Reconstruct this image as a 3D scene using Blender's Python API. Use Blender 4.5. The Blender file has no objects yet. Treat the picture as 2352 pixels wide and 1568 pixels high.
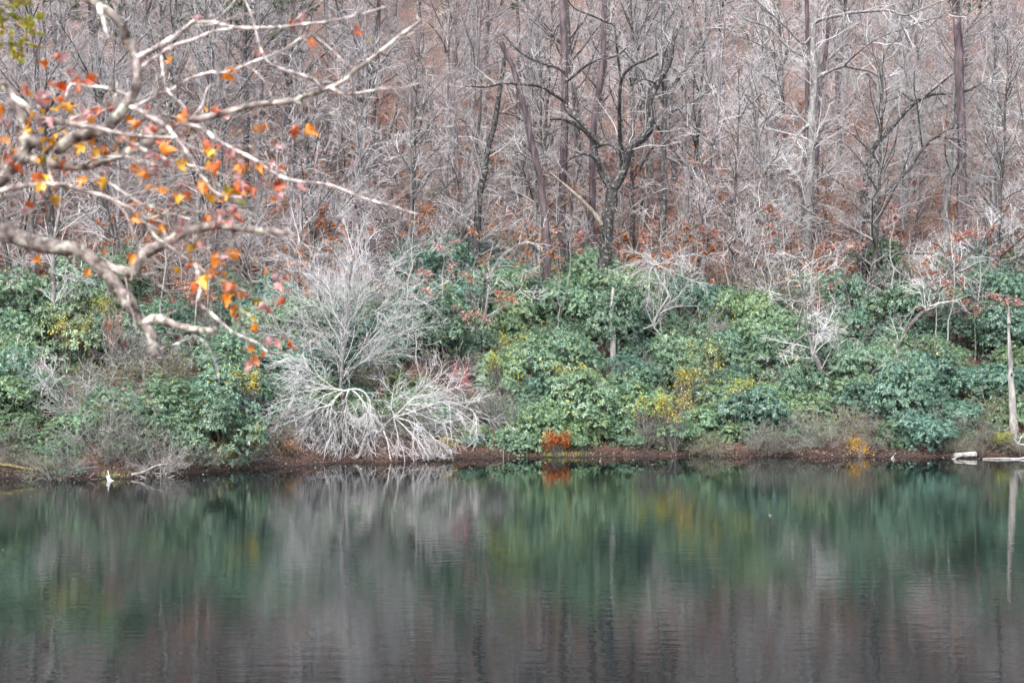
import bpy, math
import numpy as np
from mathutils import Vector

# ------------------------------------------------------------------ camera, sky, sun, exposure
scene = bpy.context.scene
COL = scene.collection
CAM_Z = 5.0
F_V = 3387.0                      # focal length in units of a 2352-wide frame
cam_d = bpy.data.cameras.new('camera')
cam = bpy.data.objects.new('camera', cam_d)
COL.objects.link(cam)
cam.location = (0, 0, CAM_Z)
cam.rotation_euler = (math.radians(90), 0, 0)
cam_d.sensor_width = 36.0
cam_d.lens = F_V / 2352.0 * 36.0
cam_d.clip_start = 0.1
cam_d.clip_end = 2000
cam_d.dof.use_dof = True
cam_d.dof.focus_distance = 66.0
cam_d.dof.aperture_fstop = 2.6
scene.camera = cam

world = bpy.data.worlds.new('World')
scene.world = world
world.use_nodes = True
wn = world.node_tree
wn.nodes.clear()
SUN_EL, SUN_AZ = math.radians(52), math.radians(205)     # behind the camera, a little to the left
sky = wn.nodes.new('ShaderNodeTexSky')
sky.sky_type = 'NISHITA'
sky.sun_disc = False
sky.sun_elevation = SUN_EL
sky.sun_rotation = SUN_AZ
sky.dust_density = 3.0
hsv = wn.nodes.new('ShaderNodeHueSaturation')
hsv.inputs['Saturation'].default_value = 0.62
bg = wn.nodes.new('ShaderNodeBackground')
bg.inputs['Strength'].default_value = 0.15
wo = wn.nodes.new('ShaderNodeOutputWorld')
wn.links.new(sky.outputs[0], hsv.inputs['Color'])
wn.links.new(hsv.outputs[0], bg.inputs['Color'])
wn.links.new(bg.outputs[0], wo.inputs['Surface'])

sun_d = bpy.data.lights.new('sun', 'SUN')
sun_d.energy = 1.1
sun_d.angle = math.radians(40)
sun_d.color = (1.0, 0.985, 0.96)
sun = bpy.data.objects.new('sun', sun_d)
COL.objects.link(sun)
sd = Vector((math.sin(SUN_AZ) * math.cos(SUN_EL), math.cos(SUN_AZ) * math.cos(SUN_EL), math.sin(SUN_EL)))
sun.rotation_euler = (-sd).to_track_quat('-Z', 'Y').to_euler()

scene.view_settings.view_transform = 'Standard'
scene.view_settings.look = 'None'
scene.view_settings.exposure = 1.98
scene.view_settings.gamma = 1.0
scene.view_settings.use_curve_mapping = False
scene.render.engine = 'CYCLES'
cy = scene.cycles
cy.max_bounces = 5
cy.diffuse_bounces = 2
cy.glossy_bounces = 2
cy.transmission_bounces = 2
cy.transparent_max_bounces = 2
cy.caustics_reflective = False
cy.caustics_refractive = False
cy.use_denoising = True
cy.denoiser = 'OPENIMAGEDENOISE'
cy.denoising_input_passes = 'RGB_ALBEDO_NORMAL'
cy.denoising_prefilter = 'ACCURATE'
cy.debug_use_spatial_splits = True
cy.use_adaptive_sampling = True
cy.adaptive_threshold = .035
cy.adaptive_min_samples = 32
cy.sample_clamp_indirect = 4.0

RNG = np.random.default_rng(11)

# ------------------------------------------------------------------ helpers
def at(u, v, Y):
    """a point of the 2352 x 1568 picture at depth Y"""
    return np.array(((u - 1176.0) / F_V * Y, Y, CAM_Z + (784.0 - v) / F_V * Y))

SHX = [-200, -60, -30, -18.7, -16.1, -13.9, -12.1, -9.9, -7.5, -5, -3.2, .45, 4.2, 8.1, 15.5, 22.2, 35, 80, 200]
SHY = [30, 44, 51.5, 53.9, 53.3, 53.9, 56.3, 58.0, 60.9, 61.2, 62.5, 63.7, 64.1, 64.6, 63.7, 64.1, 62.5, 56, 40]

def shore(X):
    return np.interp(X, SHX, SHY) + 0.22 * np.sin(X * 1.7) + 0.12 * np.sin(X * 4.1 + 1)

def bank(d):
    return np.interp(d, [-60, -8, -2, 0, .25, .8, 2.0, 15, 130, 190, 420], [-7, -1.6, -.35, -.05, .10, .24, .66, 6.4, 56.0, 74, 80])

def ground(X, Y):
    X = np.asarray(X, float); Y = np.asarray(Y, float)
    d = Y - shore(X)
    z = bank(d)
    k = np.clip((d - 2) / 12, 0, 1)
    z = z + k * (0.45 * np.sin(X * .21 + 1.3) * np.cos(Y * .17) + .22 * np.sin(X * .63 + Y * .4) + .12 * np.sin(X * 1.7 - Y * 1.1))
    near = np.interp(Y, [-60, -6, 0, 5, 10, 14, 20], [4.4, 3.9, 3.3, 2.6, 1.0, -.3, -2])
    return np.maximum(z, near)

def new_mesh(name, chunks, mats=(), smooth=True):
    """chunks: list of (V, F, material index); F is (k,3) or (k,4)"""
    Vs, loops, starts, mi = [], [], [], []
    vo = lo = 0
    for V, F, m in chunks:
        if len(F) == 0:
            continue
        Vs.append(V); k = F.shape[1]
        loops.append((F + vo).ravel()); starts.append(lo + np.arange(len(F)) * k)
        mi.append(np.full(len(F), m)); lo += len(F) * k; vo += len(V)
    me = bpy.data.meshes.new(name)
    V = np.concatenate(Vs).astype(np.float32); L = np.concatenate(loops).astype(np.int32)
    S = np.concatenate(starts).astype(np.int32); M = np.concatenate(mi).astype(np.int32)
    me.vertices.add(len(V)); me.vertices.foreach_set('co', V.ravel())
    me.loops.add(len(L)); me.loops.foreach_set('vertex_index', L)
    me.polygons.add(len(S)); me.polygons.foreach_set('loop_start', S)
    me.polygons.foreach_set('material_index', M)
    me.polygons.foreach_set('use_smooth', np.full(len(S), smooth))
    for m in mats:
        me.materials.append(m)
    me.update(calc_edges=True)
    return me

def obj(name, me, parent=None, loc=None, color=None, kind=None):
    o = bpy.data.objects.new(name, me)
    COL.objects.link(o)
    if parent is not None:
        o.parent = parent
    if loc is not None:
        o.location = loc
    if color is not None:
        o.color = (*color[:3], 1)
    if kind:
        o['kind'] = kind
    return o

def thing(name, label, cat, loc=(0, 0, 0), rz=0.0, sc=1.0, group=None):
    o = bpy.data.objects.new(name, None)
    COL.objects.link(o)
    o.location = [float(a) for a in loc]
    o.rotation_euler = (0, 0, float(rz))
    o.scale = (sc, sc, sc) if np.isscalar(sc) else sc
    o.empty_display_size = .2
    o['label'] = label; o['category'] = cat
    if group:
        o['group'] = group
    return o

def norm(a):
    return a / np.maximum(np.linalg.norm(a, axis=-1, keepdims=True), 1e-9)

def tubes(P, R, s=3, jag=0.0, rng=RNG):
    """P (M,n,3), R (M,n) -> V, F quads"""
    M, n, _ = P.shape
    T = norm(np.gradient(P, axis=1))
    avg = norm(P[:, -1] - P[:, 0])
    ref = np.where(np.abs(avg[:, 2:3]) > .75, np.array([[1., .13, 0]]), np.array([[.07, .05, 1.]]))
    N = norm(np.cross(T, ref[:, None, :])); B = np.cross(T, N)
    a = np.arange(s) * 2 * np.pi / s
    RR = R[:, :, None] * np.ones(s)
    if jag:
        RR = RR * (1 + jag * rng.standard_normal((M, n, s)))
    V = P[:, :, None, :] + RR[..., None] * (np.cos(a)[None, None, :, None] * N[:, :, None, :] + np.sin(a)[None, None, :, None] * B[:, :, None, :])
    idx = np.arange(M * n * s).reshape(M, n, s)
    nx = np.roll(idx, -1, axis=2)
    F = np.stack([idx[:, :-1], nx[:, :-1], nx[:, 1:], idx[:, 1:]], -1).reshape(-1, 4)
    return V.reshape(-1, 3), F

def spline(pts, n):
    """Catmull-Rom through pts, n samples at even arc length"""
    p = np.asarray(pts, float)
    if len(p) == 2:
        t = np.linspace(0, 1, n)[:, None]
        return p[0] * (1 - t) + p[1] * t
    e = np.vstack([2 * p[0] - p[1], p, 2 * p[-1] - p[-2]])
    out = []
    for i in range(1, len(e) - 2):
        t = np.linspace(0, 1, 8, endpoint=False)[:, None]
        a, b, c, d = e[i - 1], e[i], e[i + 1], e[i + 2]
        out.append(.5 * (2 * b + (c - a) * t + (2 * a - 5 * b + 4 * c - d) * t * t + (3 * b - a - 3 * c + d) * t ** 3))
    q = np.vstack(out + [p[-1:]])
    s = np.r_[0, np.cumsum(np.linalg.norm(np.diff(q, axis=0), axis=1))]
    x = np.linspace(0, s[-1], n)
    return np.stack([np.interp(x, s, q[:, k]) for k in range(q.shape[1])], -1)

def sprout(P, R, rng, dens, t0=.2, ang=50, lf=.45, n=5, wander=.18, up=0.0, bend=0.0, rfac=.012, rmin=.006, tmax=1.0, lmin=.0, lmax=99., prof=.55, flat=0.0):
    """side shoots of every polyline of P, all at once"""
    M, n0, _ = P.shape
    L = np.linalg.norm(np.diff(P, axis=1), axis=2).sum(1)
    cnt = rng.poisson(dens * L)
    idx = np.repeat(np.arange(M), cnt); K = len(idx)
    if K == 0:
        return np.zeros((0, n, 3)), np.zeros((0, n))
    t = rng.uniform(t0, tmax, K)
    f = t * (n0 - 1) * .9999; i = f.astype(int); w = (f - i)[:, None]
    pos = P[idx, i] * (1 - w) + P[idx, i + 1] * w
    tan = norm(P[idx, i + 1] - P[idx, i])
    pr = R[idx, i] * (1 - w[:, 0]) + R[idx, i + 1] * w[:, 0]
    v = rng.standard_normal((K, 3)); v[:, 2] *= (1 - flat)
    v -= (v * tan).sum(1, keepdims=True) * tan; v = norm(v)
    a = np.radians(ang * rng.uniform(.6, 1.35, K))[:, None]
    d = norm(np.cos(a) * tan + np.sin(a) * v + np.array([0, 0, up]))
    ln = np.clip(lf * L[idx] * (1 - prof * t) * rng.uniform(.55, 1.25, K), lmin, lmax)
    kk = np.arange(n - 1)
    noise = np.cumsum(rng.standard_normal((K, n - 1, 3)) * wander, axis=1)
    dd = d[:, None, :] + noise + np.array([0, 0, bend]) * kk[None, :, None]
    dd = norm(dd) * (ln / (n - 1))[:, None, None]
    Q = np.concatenate([pos[:, None, :], pos[:, None, :] + np.cumsum(dd, axis=1)], 1)
    r0 = np.maximum(np.minimum(pr * .75, rfac * ln + rmin * .5), rmin)
    RR = np.maximum(r0[:, None] * np.linspace(1, .3, n)[None], rmin * .6)
    return Q, RR

# ------------------------------------------------------------------ materials
def nodes(name):
    m = bpy.data.materials.new(name); m.use_nodes = True
    nt = m.node_tree; b = nt.nodes['Principled BSDF']
    return m, nt, b

def N(nt, t, **kw):
    n = nt.nodes.new(t)
    for k, v in kw.items():
        if k in n.inputs.keys() if hasattr(n.inputs, 'keys') else False:
            n.inputs[k].default_value = v
        else:
            setattr(n, k, v)
    return n

def ramp(nt, src, stops):
    r = nt.nodes.new('ShaderNodeValToRGB')
    e = r.color_ramp.elements
    while len(e) < len(stops):
        e.new(.5)
    for k, (p, c) in enumerate(stops):
        e[k].position = p; e[k].color = (*c, 1)
    nt.links.new(src, r.inputs[0])
    return r.outputs[0]

def mix(nt, fac, a, b, mode='MIX'):
    m = nt.nodes.new('ShaderNodeMix'); m.data_type = 'RGBA'; m.blend_type = mode
    for s, val in ((m.inputs[0], fac), (m.inputs[6], a), (m.inputs[7], b)):
        if hasattr(val, 'is_output') or hasattr(val, 'links'):
            nt.links.new(val, s)
        else:
            s.default_value = val if not isinstance(val, tuple) else (*val, 1)
    return m.outputs[2]

def bark_mat(name, dark, light, scale=6.0, lichen=None, stretch=.25, rough=.9, bump=.5):
    m, nt, b = nodes(name)
    tc = nt.nodes.new('ShaderNodeTexCoord')
    mp = nt.nodes.new('ShaderNodeMapping'); mp.inputs['Scale'].default_value = (1, 1, stretch)
    nt.links.new(tc.outputs['Object'], mp.inputs[0])
    n1 = N(nt, 'ShaderNodeTexNoise'); n1.inputs['Scale'].default_value = scale; n1.inputs['Detail'].default_value = 5
    nt.links.new(mp.outputs[0], n1.inputs[0])
    col = ramp(nt, n1.outputs[0], [(.32, dark), (.68, light)])
    if lichen:
        n2 = N(nt, 'ShaderNodeTexNoise'); n2.inputs['Scale'].default_value = scale * .8; n2.inputs['Detail'].default_value = 3
        nt.links.new(tc.outputs['Object'], n2.inputs[0])
        f = ramp(nt, n2.outputs[0], [(.56, (0, 0, 0)), (.64, (1, 1, 1))])
        col = mix(nt, f, col, lichen)
    oi = nt.nodes.new('ShaderNodeObjectInfo')
    col = mix(nt, 1.0, col, oi.outputs['Color'], 'MULTIPLY')
    nt.links.new(col, b.inputs['Base Color'])
    b.inputs['Roughness'].default_value = rough
    b.inputs['Specular IOR Level'].default_value = .2
    if bump:
        bp = nt.nodes.new('ShaderNodeBump'); bp.inputs['Strength'].default_value = bump; bp.inputs['Distance'].default_value = .03
        nt.links.new(n1.outputs[0], bp.inputs['Height']); nt.links.new(bp.outputs[0], b.inputs['Normal'])
    return m

def twig_mat(name, a, bcol, rough=.8):
    m, nt, b = nodes(name)
    g = nt.nodes.new('ShaderNodeNewGeometry')
    oi = nt.nodes.new('ShaderNodeObjectInfo')
    c = ramp(nt, g.outputs['Random Per Island'], [(0, a), (1, bcol)])
    c = mix(nt, 1.0, c, oi.outputs['Color'], 'MULTIPLY')
    nt.links.new(c, b.inputs['Base Color'])
    b.inputs['Roughness'].default_value = rough
    b.inputs['Specular IOR Level'].default_value = .25
    return m

def leaf_mat(name, stops, rough=.45, spec=.5, trans=.15, usecol=True):
    """leaf colour by leaf, times the object's own colour"""
    m, nt, b = nodes(name)
    g = nt.nodes.new('ShaderNodeNewGeometry')
    oi = nt.nodes.new('ShaderNodeObjectInfo')
    c = ramp(nt, g.outputs['Random Per Island'], stops)
    if usecol:
        c = mix(nt, 1.0, c, oi.outputs['Color'], 'MULTIPLY')
    nt.links.new(c, b.inputs['Base Color'])
    b.inputs['Roughness'].default_value = rough
    b.inputs['Specular IOR Level'].default_value = spec
    if trans:
        tr = nt.nodes.new('ShaderNodeBsdfTranslucent'); nt.links.new(c, tr.inputs[0])
        ms = nt.nodes.new('ShaderNodeMixShader'); ms.inputs[0].default_value = trans
        out = nt.nodes['Material Output']
        nt.links.new(b.outputs[0], ms.inputs[1]); nt.links.new(tr.outputs[0], ms.inputs[2]); nt.links.new(ms.outputs[0], out.inputs[0])
    return m

M = {}
M['bark_grey'] = bark_mat('bark_grey', (.085, .075, .073), (.22, .205, .20), 7, (.27, .28, .27))
M['bark_dark'] = bark_mat('bark_dark', (.030, .026, .025), (.10, .09, .085), 7, (.20, .21, .20))
M['bark_oak'] = bark_mat('bark_oak', (.012, .011, .011), (.06, .055, .053), 8, (.16, .165, .16), .3)
M['bark_pine'] = bark_mat('bark_pine', (.034, .026, .030), (.13, .10, .104), 5, None, .2)
M['bark_pale'] = bark_mat('bark_pale', (.22, .21, .20), (.48, .465, .45), 9, None, .5, bump=.3)
M['bark_bough'] = bark_mat('bark_bough', (.026, .019, .016), (.30, .265, .245), 17, (.38, .40, .335), .8, bump=1.0)
M['wood_bleached'] = bark_mat('wood_bleached', (.13, .12, .11), (.33, .315, .295), 8, None, .25)
M['twig'] = twig_mat('twig', (.19, .175, .172), (.50, .475, .47))
M['twig_pale'] = twig_mat('twig_pale', (.34, .325, .32), (.72, .70, .695))
M['twig_dark'] = twig_mat('twig_dark', (.08, .07, .065), (.22, .20, .19))
M['rhodo'] = leaf_mat('rhodo_leaf', [(0, (.038, .084, .062)), (.5, (.096, .172, .128)), (.9, (.185, .270, .200)), (.975, (.22, .25, .11)), (.997, (.42, .34, .06))], .42, .55, .18)
M['leaf'] = leaf_mat('autumn_leaf', [(0, (.55, .55, .55)), (.5, (.85, .85, .85)), (1, (1.15, 1.1, 1.1))], .55, .4, .3)
M['needle'] = leaf_mat('needle', [(0, (.06, .09, .04)), (1, (.15, .19, .08))], .5, .4, .1)
M['litter'] = leaf_mat('litter_leaf', [(0, (.06, .032, .025)), (.5, (.13, .072, .052)), (.85, (.22, .14, .11)), (1, (.36, .29, .25))], .75, .25, .1)

# ground: leaf litter and dark soil
def ground_mat():
    m, nt, b = nodes('forest_floor')
    tc = nt.nodes.new('ShaderNodeTexCoord')
    n1 = N(nt, 'ShaderNodeTexNoise'); n1.inputs['Scale'].default_value = 5.5; n1.inputs['Detail'].default_value = 8; n1.inputs['Roughness'].default_value = .7
    nt.links.new(tc.outputs['Object'], n1.inputs[0])
    n2 = N(nt, 'ShaderNodeTexNoise'); n2.inputs['Scale'].default_value = .35; n2.inputs['Detail'].default_value = 3
    nt.links.new(tc.outputs['Object'], n2.inputs[0])
    a = ramp(nt, n1.outputs[0], [(.3, (.028, .017, .013)), (.5, (.098, .060, .046)), (.72, (.19, .130, .105))])
    c = ramp(nt, n2.outputs[0], [(.35, (.72, .72, .76)), (.65, (1.2, .98, .84))])
    sp = nt.nodes.new('ShaderNodeSeparateXYZ'); nt.links.new(tc.outputs['Object'], sp.inputs[0])
    wet = ramp(nt, sp.outputs[2], [(.10, (.30, .27, .26)), (.42, (1, 1, 1))])
    nt.links.new(mix(nt, 1.0, mix(nt, 1.0, a, c, 'MULTIPLY'), wet, 'MULTIPLY'), b.inputs['Base Color'])
    b.inputs['Roughness'].default_value = .9
    bp = nt.nodes.new('ShaderNodeBump'); bp.inputs['Strength'].default_value = .8; bp.inputs['Distance'].default_value = .08
    nt.links.new(n1.outputs[0], bp.inputs['Height']); nt.links.new(bp.outputs[0], b.inputs['Normal'])
    return m
M['ground'] = ground_mat()

def water_mat():
    m, nt, b = nodes('lake_water')
    tc = nt.nodes.new('ShaderNodeTexCoord')
    sep = nt.nodes.new('ShaderNodeSeparateXYZ'); nt.links.new(tc.outputs['Object'], sep.inputs[0])
    # calm strip under the far bank, faint breeze further out (object y is the distance to the camera)
    big = N(nt, 'ShaderNodeTexNoise'); big.inputs['Scale'].default_value = .12; big.inputs['Detail'].default_value = 2
    nt.links.new(tc.outputs['Object'], big.inputs[0])
    mr = nt.nodes.new('ShaderNodeMapRange'); mr.inputs[1].default_value = 57.5; mr.inputs[2].default_value = 53.5; mr.inputs[3].default_value = 0.0; mr.inputs[4].default_value = 1.0
    ad = nt.nodes.new('ShaderNodeMath'); ad.operation = 'MULTIPLY_ADD'; ad.inputs[1].default_value = 4.0
    ad2 = nt.nodes.new('ShaderNodeMath'); ad2.operation = 'MULTIPLY_ADD'; ad2.inputs[1].default_value = -.17
    nt.links.new(sep.outputs[0], ad2.inputs[0]); nt.links.new(sep.outputs[1], ad2.inputs[2])
    nt.links.new(big.outputs[0], ad.inputs[0]); nt.links.new(ad2.outputs[0], ad.inputs[2])
    nt.links.new(ad.outputs[0], mr.inputs[0])
    rr = nt.nodes.new('ShaderNodeMapRange'); rr.inputs[3].default_value = .010; rr.inputs[4].default_value = .028
    nt.links.new(mr.outputs[0], rr.inputs[0]); nt.links.new(rr.outputs[0], b.inputs['Roughness'])
    mp = nt.nodes.new('ShaderNodeMapping'); mp.inputs['Scale'].default_value = (.55, 1.3, 1)
    nt.links.new(tc.outputs['Object'], mp.inputs[0])
    w = N(nt, 'ShaderNodeTexNoise'); w.inputs['Scale'].default_value = 2.6; w.inputs['Detail'].default_value = 3
    nt.links.new(mp.outputs[0], w.inputs[0])
    bs = nt.nodes.new('ShaderNodeMapRange'); bs.inputs[3].default_value = .012; bs.inputs[4].default_value = .05
    nt.links.new(mr.outputs[0], bs.inputs[0])
    bp = nt.nodes.new('ShaderNodeBump'); bp.inputs['Distance'].default_value = .10
    nt.links.new(bs.outputs[0], bp.inputs['Strength'])
    nt.links.new(w.outputs[0], bp.inputs['Height']); nt.links.new(bp.outputs[0], b.inputs['Normal'])
    b.inputs['Base Color'].default_value = (.003, .007, .0075, 1)
    b.inputs['IOR'].default_value = 1.333
    b.inputs['Specular IOR Level'].default_value = .75
    return m
M['water'] = water_mat()

# ------------------------------------------------------------------ terrain and water
def sheet(xs, ys, zf):
    X, Y = np.meshgrid(xs, ys)
    Z = zf(X, Y)
    V = np.stack([X, Y, Z], -1).reshape(-1, 3)
    i = np.arange(V.shape[0]).reshape(X.shape)
    F = np.stack([i[:-1, :-1], i[:-1, 1:], i[1:, 1:], i[1:, :-1]], -1).reshape(-1, 4)
    return V, F

xs = np.r_[np.linspace(-190, -34, 40), np.linspace(-33, 33, 190), np.linspace(34, 190, 40)]
ys = np.r_[np.linspace(-60, 20, 34), np.linspace(23, 48, 10), np.linspace(49, 70, 110), np.linspace(70.6, 110, 70), np.linspace(112, 330, 60)]
V, F = sheet(xs, ys, ground)
o = obj('hillside', new_mesh('hillside', [(V, F, 0)], [M['ground']])); o['kind'] = 'structure'
V, F = sheet(np.linspace(-190, 190, 20), np.linspace(6, 75, 20), lambda X, Y: X * 0)
o = obj('lake_water', new_mesh('lake_water', [(V, F, 0)], [M['water']])); o['kind'] = 'structure'

# ------------------------------------------------------------------ bare forest trees (prototypes)
def twig_levels(P, R, rng, specs, s=3):
    """run sprout specs one after another, each on the shoots of the one before; returns list of (P,R)"""
    out = []; cur = (P, R)
    for sp in specs:
        cur = sprout(cur[0], cur[1], rng, **sp)
        out.append(cur)
    return out

def bare_tree_meshes(seed, H, r0, crown0, style):
    rng = np.random.default_rng(seed)
    n = 16
    t = np.linspace(0, 1, n)
    w = np.cumsum(rng.standard_normal((n, 2)) * .018 * H / n * 3, axis=0); w -= w[0]
    lean = rng.uniform(-.05, .05, 2)
    tr = np.stack([w[:, 0] + lean[0] * t * H, w[:, 1] + lean[1] * t * H, t * H - .4], -1)[None]
    rad = (r0 * (1 - t) ** .8 * .9 + .02 + r0 * .35 * np.exp(-t * 40))[None]
    trunk = new_mesh('trunk', [(*tubes(tr, rad, 9, .03, rng), 0)], [M[style[0]]])
    l1 = sprout(tr, rad, rng, dens=style[3] / H, t0=crown0, ang=style[2], lf=.34, n=10, wander=.11, up=.15, bend=.02, rfac=.012, rmin=.012, prof=.6)
    l2 = sprout(*l1, rng, dens=2.0, t0=.12, ang=48, lf=.48, n=7, wander=.13, up=.06, rfac=.009, rmin=.010)
    l3 = sprout(*l2, rng, dens=2.6, t0=.1, ang=45, lf=.6, n=5, wander=.15, up=.02, rfac=.007, rmin=.0078, lmin=.45)
    l4 = sprout(*l3, rng, dens=2.0, t0=.1, ang=42, lf=.62, n=4, wander=.16, rfac=.006, rmin=.0062, lmin=.4)
    tw = new_mesh('crown', [(*tubes(*l1, 5), 0), (*tubes(*l2, 4), 1), (*tubes(*l3, 3), 1), (*tubes(*l4, 3), 1)], [M[style[0]], M[style[1]]])
    return [trunk], tw


TREES = []
GREY, PALE, DARK = ('bark_grey', 'twig'), ('bark_grey', 'twig_pale'), ('bark_dark', 'twig')
for k, (H, r0, c0, nb, ang, st) in enumerate([(17, .16, .22, 30, 52, GREY), (15, .12, .12, 32, 58, PALE), (19, .20, .34, 26, 50, GREY), (12, .085, .10, 30, 62, PALE),
                                              (16, .14, .18, 32, 48, DARK), (13, .10, .10, 34, 64, PALE), (20, .22, .38, 24, 55, DARK), (9, .055, .12, 24, 55, GREY)]):
    TREES.append(bare_tree_meshes(100 + k, H, r0, c0, [st[0], st[1], ang, nb]))

def place_tree(meshes, X, Y, rz, sc, label, group, tint, name='bare_tree', cat='tree', sink=.1, tilt=(0, 0)):
    th = thing(name, label, cat, (X, Y, float(ground(X, Y)) - sink), rz, sc, group)
    th.rotation_euler = (tilt[0], tilt[1], rz)
    for me in meshes[0]:
        obj('trunk' if len(meshes[0]) == 1 else 'stem', me, th, color=tint)
    obj('crown', meshes[1], th, color=tint, kind='stuff')
    return th

ONES = 'first second third fourth fifth sixth seventh eighth ninth tenth eleventh twelfth'.split()
def ordinal(k):
    k += 1
    if k <= 12:
        return ONES[k - 1]
    return '%d%s' % (k, {1: 'st', 2: 'nd', 3: 'rd'}.get(k % 10 if k % 100 not in (11, 12, 13) else 0, 'th'))

def zone(u):
    for lim, t in ((180, 'behind the corner sprig and bough base'), (420, 'behind the near maple fork'), (640, 'behind the outer near branches'), (860, 'above the pale upright tree'), (1060, 'right of the longest near branch'), (1200, 'above the crooked dark trunk'), (1330, 'above the straight pine'),
                   (1480, 'above the oak fork'), (1680, 'between the two big oaks'), (1800, 'left of the tall grey oak'), (1960, 'behind the tall grey oak'), (2130, 'above the slanting trunks'), (2260, 'by the thick pine trunk')):
        if u < lim:
            return t
    return 'at the right edge'
def u_of(X, Y):
    return 1176 + X / Y * F_V
rng = np.random.default_rng(5)
TROWS = [(15.5, 'on the top edge of the rhododendrons'), (18.5, 'just behind the rhododendrons'), (22, 'among the orange saplings'), (26, 'behind the orange saplings'),
         (30.5, 'on the lower slope of dead leaves'), (35.5, 'on the middle slope of dead leaves'), (41, ''), (47, ''), (53.5, ''), (60.5, ''), (68, ''), (76, ''), (85, ''), (94, ''), (104, '')]
for ri, (d, where) in enumerate(TROWS):
    half = (64 + d) * 1176 / F_V * 1.05 + 1.0
    step = 3.7 + .028 * d
    spots = [x + rng.uniform(-2.0, 2.0) for x in np.arange(-half, half, step)]
    for j, X in enumerate(sorted(spots)):
        Y = float(shore(X)) + d + rng.uniform(-1.7, 1.7)
        k = int(rng.integers(len(TREES)))
        g = rng.uniform(.70, 1.1)
        tint = (g * 1.0, g * .965, g * .99) if rng.random() < .6 else (g * .97, g * .99, g * 1.0)
        if where:
            lab = 'bare grey twiggy tree %s, %s from left' % (where, ordinal(j)); grp = 'bare trees %s' % where
        else:
            grp = 'bare trees high on the hillside' if ri > 9 else 'bare trees halfway up the hillside'
            lab = 'slender leafless tree %s, %s' % ('high on the far hillside' if ri > 9 else 'halfway up the hillside', zone(u_of(X, Y)))
        place_tree(TREES[k], X, Y, rng.uniform(0, 6.28), rng.uniform(.75, 1.15), lab, grp, tint, tilt=(rng.normal(0, .05), rng.normal(0, .05)))

# ------------------------------------------------------------------ understory: small pale many-stemmed trees
def understory_meshes(seed, H, nst, spread, tw, bend=-.02, dens=(1.9, 3.0, 3.0)):
    rng = np.random.default_rng(seed)
    n = 9
    az = rng.uniform(0, 6.28, nst); sl = rng.uniform(.12, spread, nst)
    d = norm(np.stack([np.cos(az) * sl, np.sin(az) * sl, np.ones(nst)], -1))
    ln = H * rng.uniform(.65, 1.05, nst)
    dd = d[:, None, :] + np.cumsum(rng.standard_normal((nst, n - 1, 3)) * .09, axis=1)
    dd = norm(dd) * (ln / (n - 1))[:, None, None]
    base = np.stack([np.cos(az) * .12, np.sin(az) * .12, np.full(nst, -.25)], -1)
    P = np.concatenate([base[:, None], base[:, None] + np.cumsum(dd, axis=1)], 1)
    R = (.012 * ln)[:, None] * np.linspace(1, .25, n)[None] * rng.uniform(.6, 1.1, (nst, 1)) + .006
    l2 = sprout(P, R, rng, dens=dens[0], t0=.12, ang=48, lf=.5, n=8, wander=.12, up=.05, bend=bend, rfac=.009, rmin=.009)
    l3 = sprout(*l2, rng, dens=dens[1], t0=.1, ang=42, lf=.6, n=5, wander=.14, bend=bend, rfac=.007, rmin=.0076, lmin=.4)
    l4 = sprout(*l3, rng, dens=dens[2], t0=.1, ang=40, lf=.62, n=4, wander=.16, bend=bend, rfac=.006, rmin=.0062, lmin=.35)
    st = [new_mesh('stem', [(*tubes(P[k:k + 1], R[k:k + 1], 6), 0)], [M['bark_dark' if seed % 2 else 'bark_grey']]) for k in range(nst)]
    t = new_mesh('crown', [(*tubes(*l2, 4), 0), (*tubes(*l3, 3), 0), (*tubes(*l4, 3), 0)], [M[tw]])
    return st, t

UNDER = [understory_meshes(300, 5.5, 3, .5, 'twig_pale'), understory_meshes(301, 7, 2, .3, 'twig_pale', .02), understory_meshes(302, 4.5, 4, .7, 'twig_pale', -.05),
         understory_meshes(303, 6.5, 3, .4, 'twig'), understory_meshes(304, 5, 5, .6, 'twig')]
rng = np.random.default_rng(23)
UROWS = [(5.5, 6.5, 'low among the rhododendrons'), (9.5, 6.0, 'rising through the middle of the rhododendrons'), (12.5, 5.0, 'in the topmost rhododendrons'), (16, 5.0, 'feathering the top of the rhododendrons'), (14.5, 4.6, 'at the upper edge of the evergreen bushes'), (17, 6.0, 'in front of the tall trunks'), (20.5, 5.0, 'over the rust-coloured saplings'), (25, 4, 'on the leafy slope'),
         (31, 4.5, ''), (38, 5, ''), (46, 5.5, ''), (55, 6.2, ''), (65, 7, ''), (77, 7.5, '')]
for ri, (d, step, where) in enumerate(UROWS):
    half = (64 + d) * 1176 / F_V * 1.05 + 1
    nj = -1
    for X in sorted(x + rng.uniform(-2.2, 2.2) for x in np.arange(-half, half, step)):
        Y = float(shore(X)) + d + rng.uniform(-1.8, 1.8)
        u = u_of(X, Y)
        if d < 13 and (rng.random() < .5 and u > 480 or 560 < u < 700 or u > 2250):
            continue
        if d < 20 and any(abs(u - c) < 24 for c in (1390, 1245, 1297, 1102, 1360, 1858, 2208)):
            continue
        nj += 1; j = nj
        g = rng.uniform(.75, 1.08)
        lab = 'small pale many-stemmed bare tree %s, %s from left' % (where, ordinal(j)) if where else 'low pale spray of bare stems on the slope, %s' % zone(u)
        place_tree(UNDER[int(rng.integers(5))], X, Y, rng.uniform(0, 6.28), rng.uniform(.75, 1.2) * (.62 if d < 13 else .85 if d < 18 else 1), lab, 'small pale understory trees', (g * 1.02, g * .99, g * .98), name='understory_tree')

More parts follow.
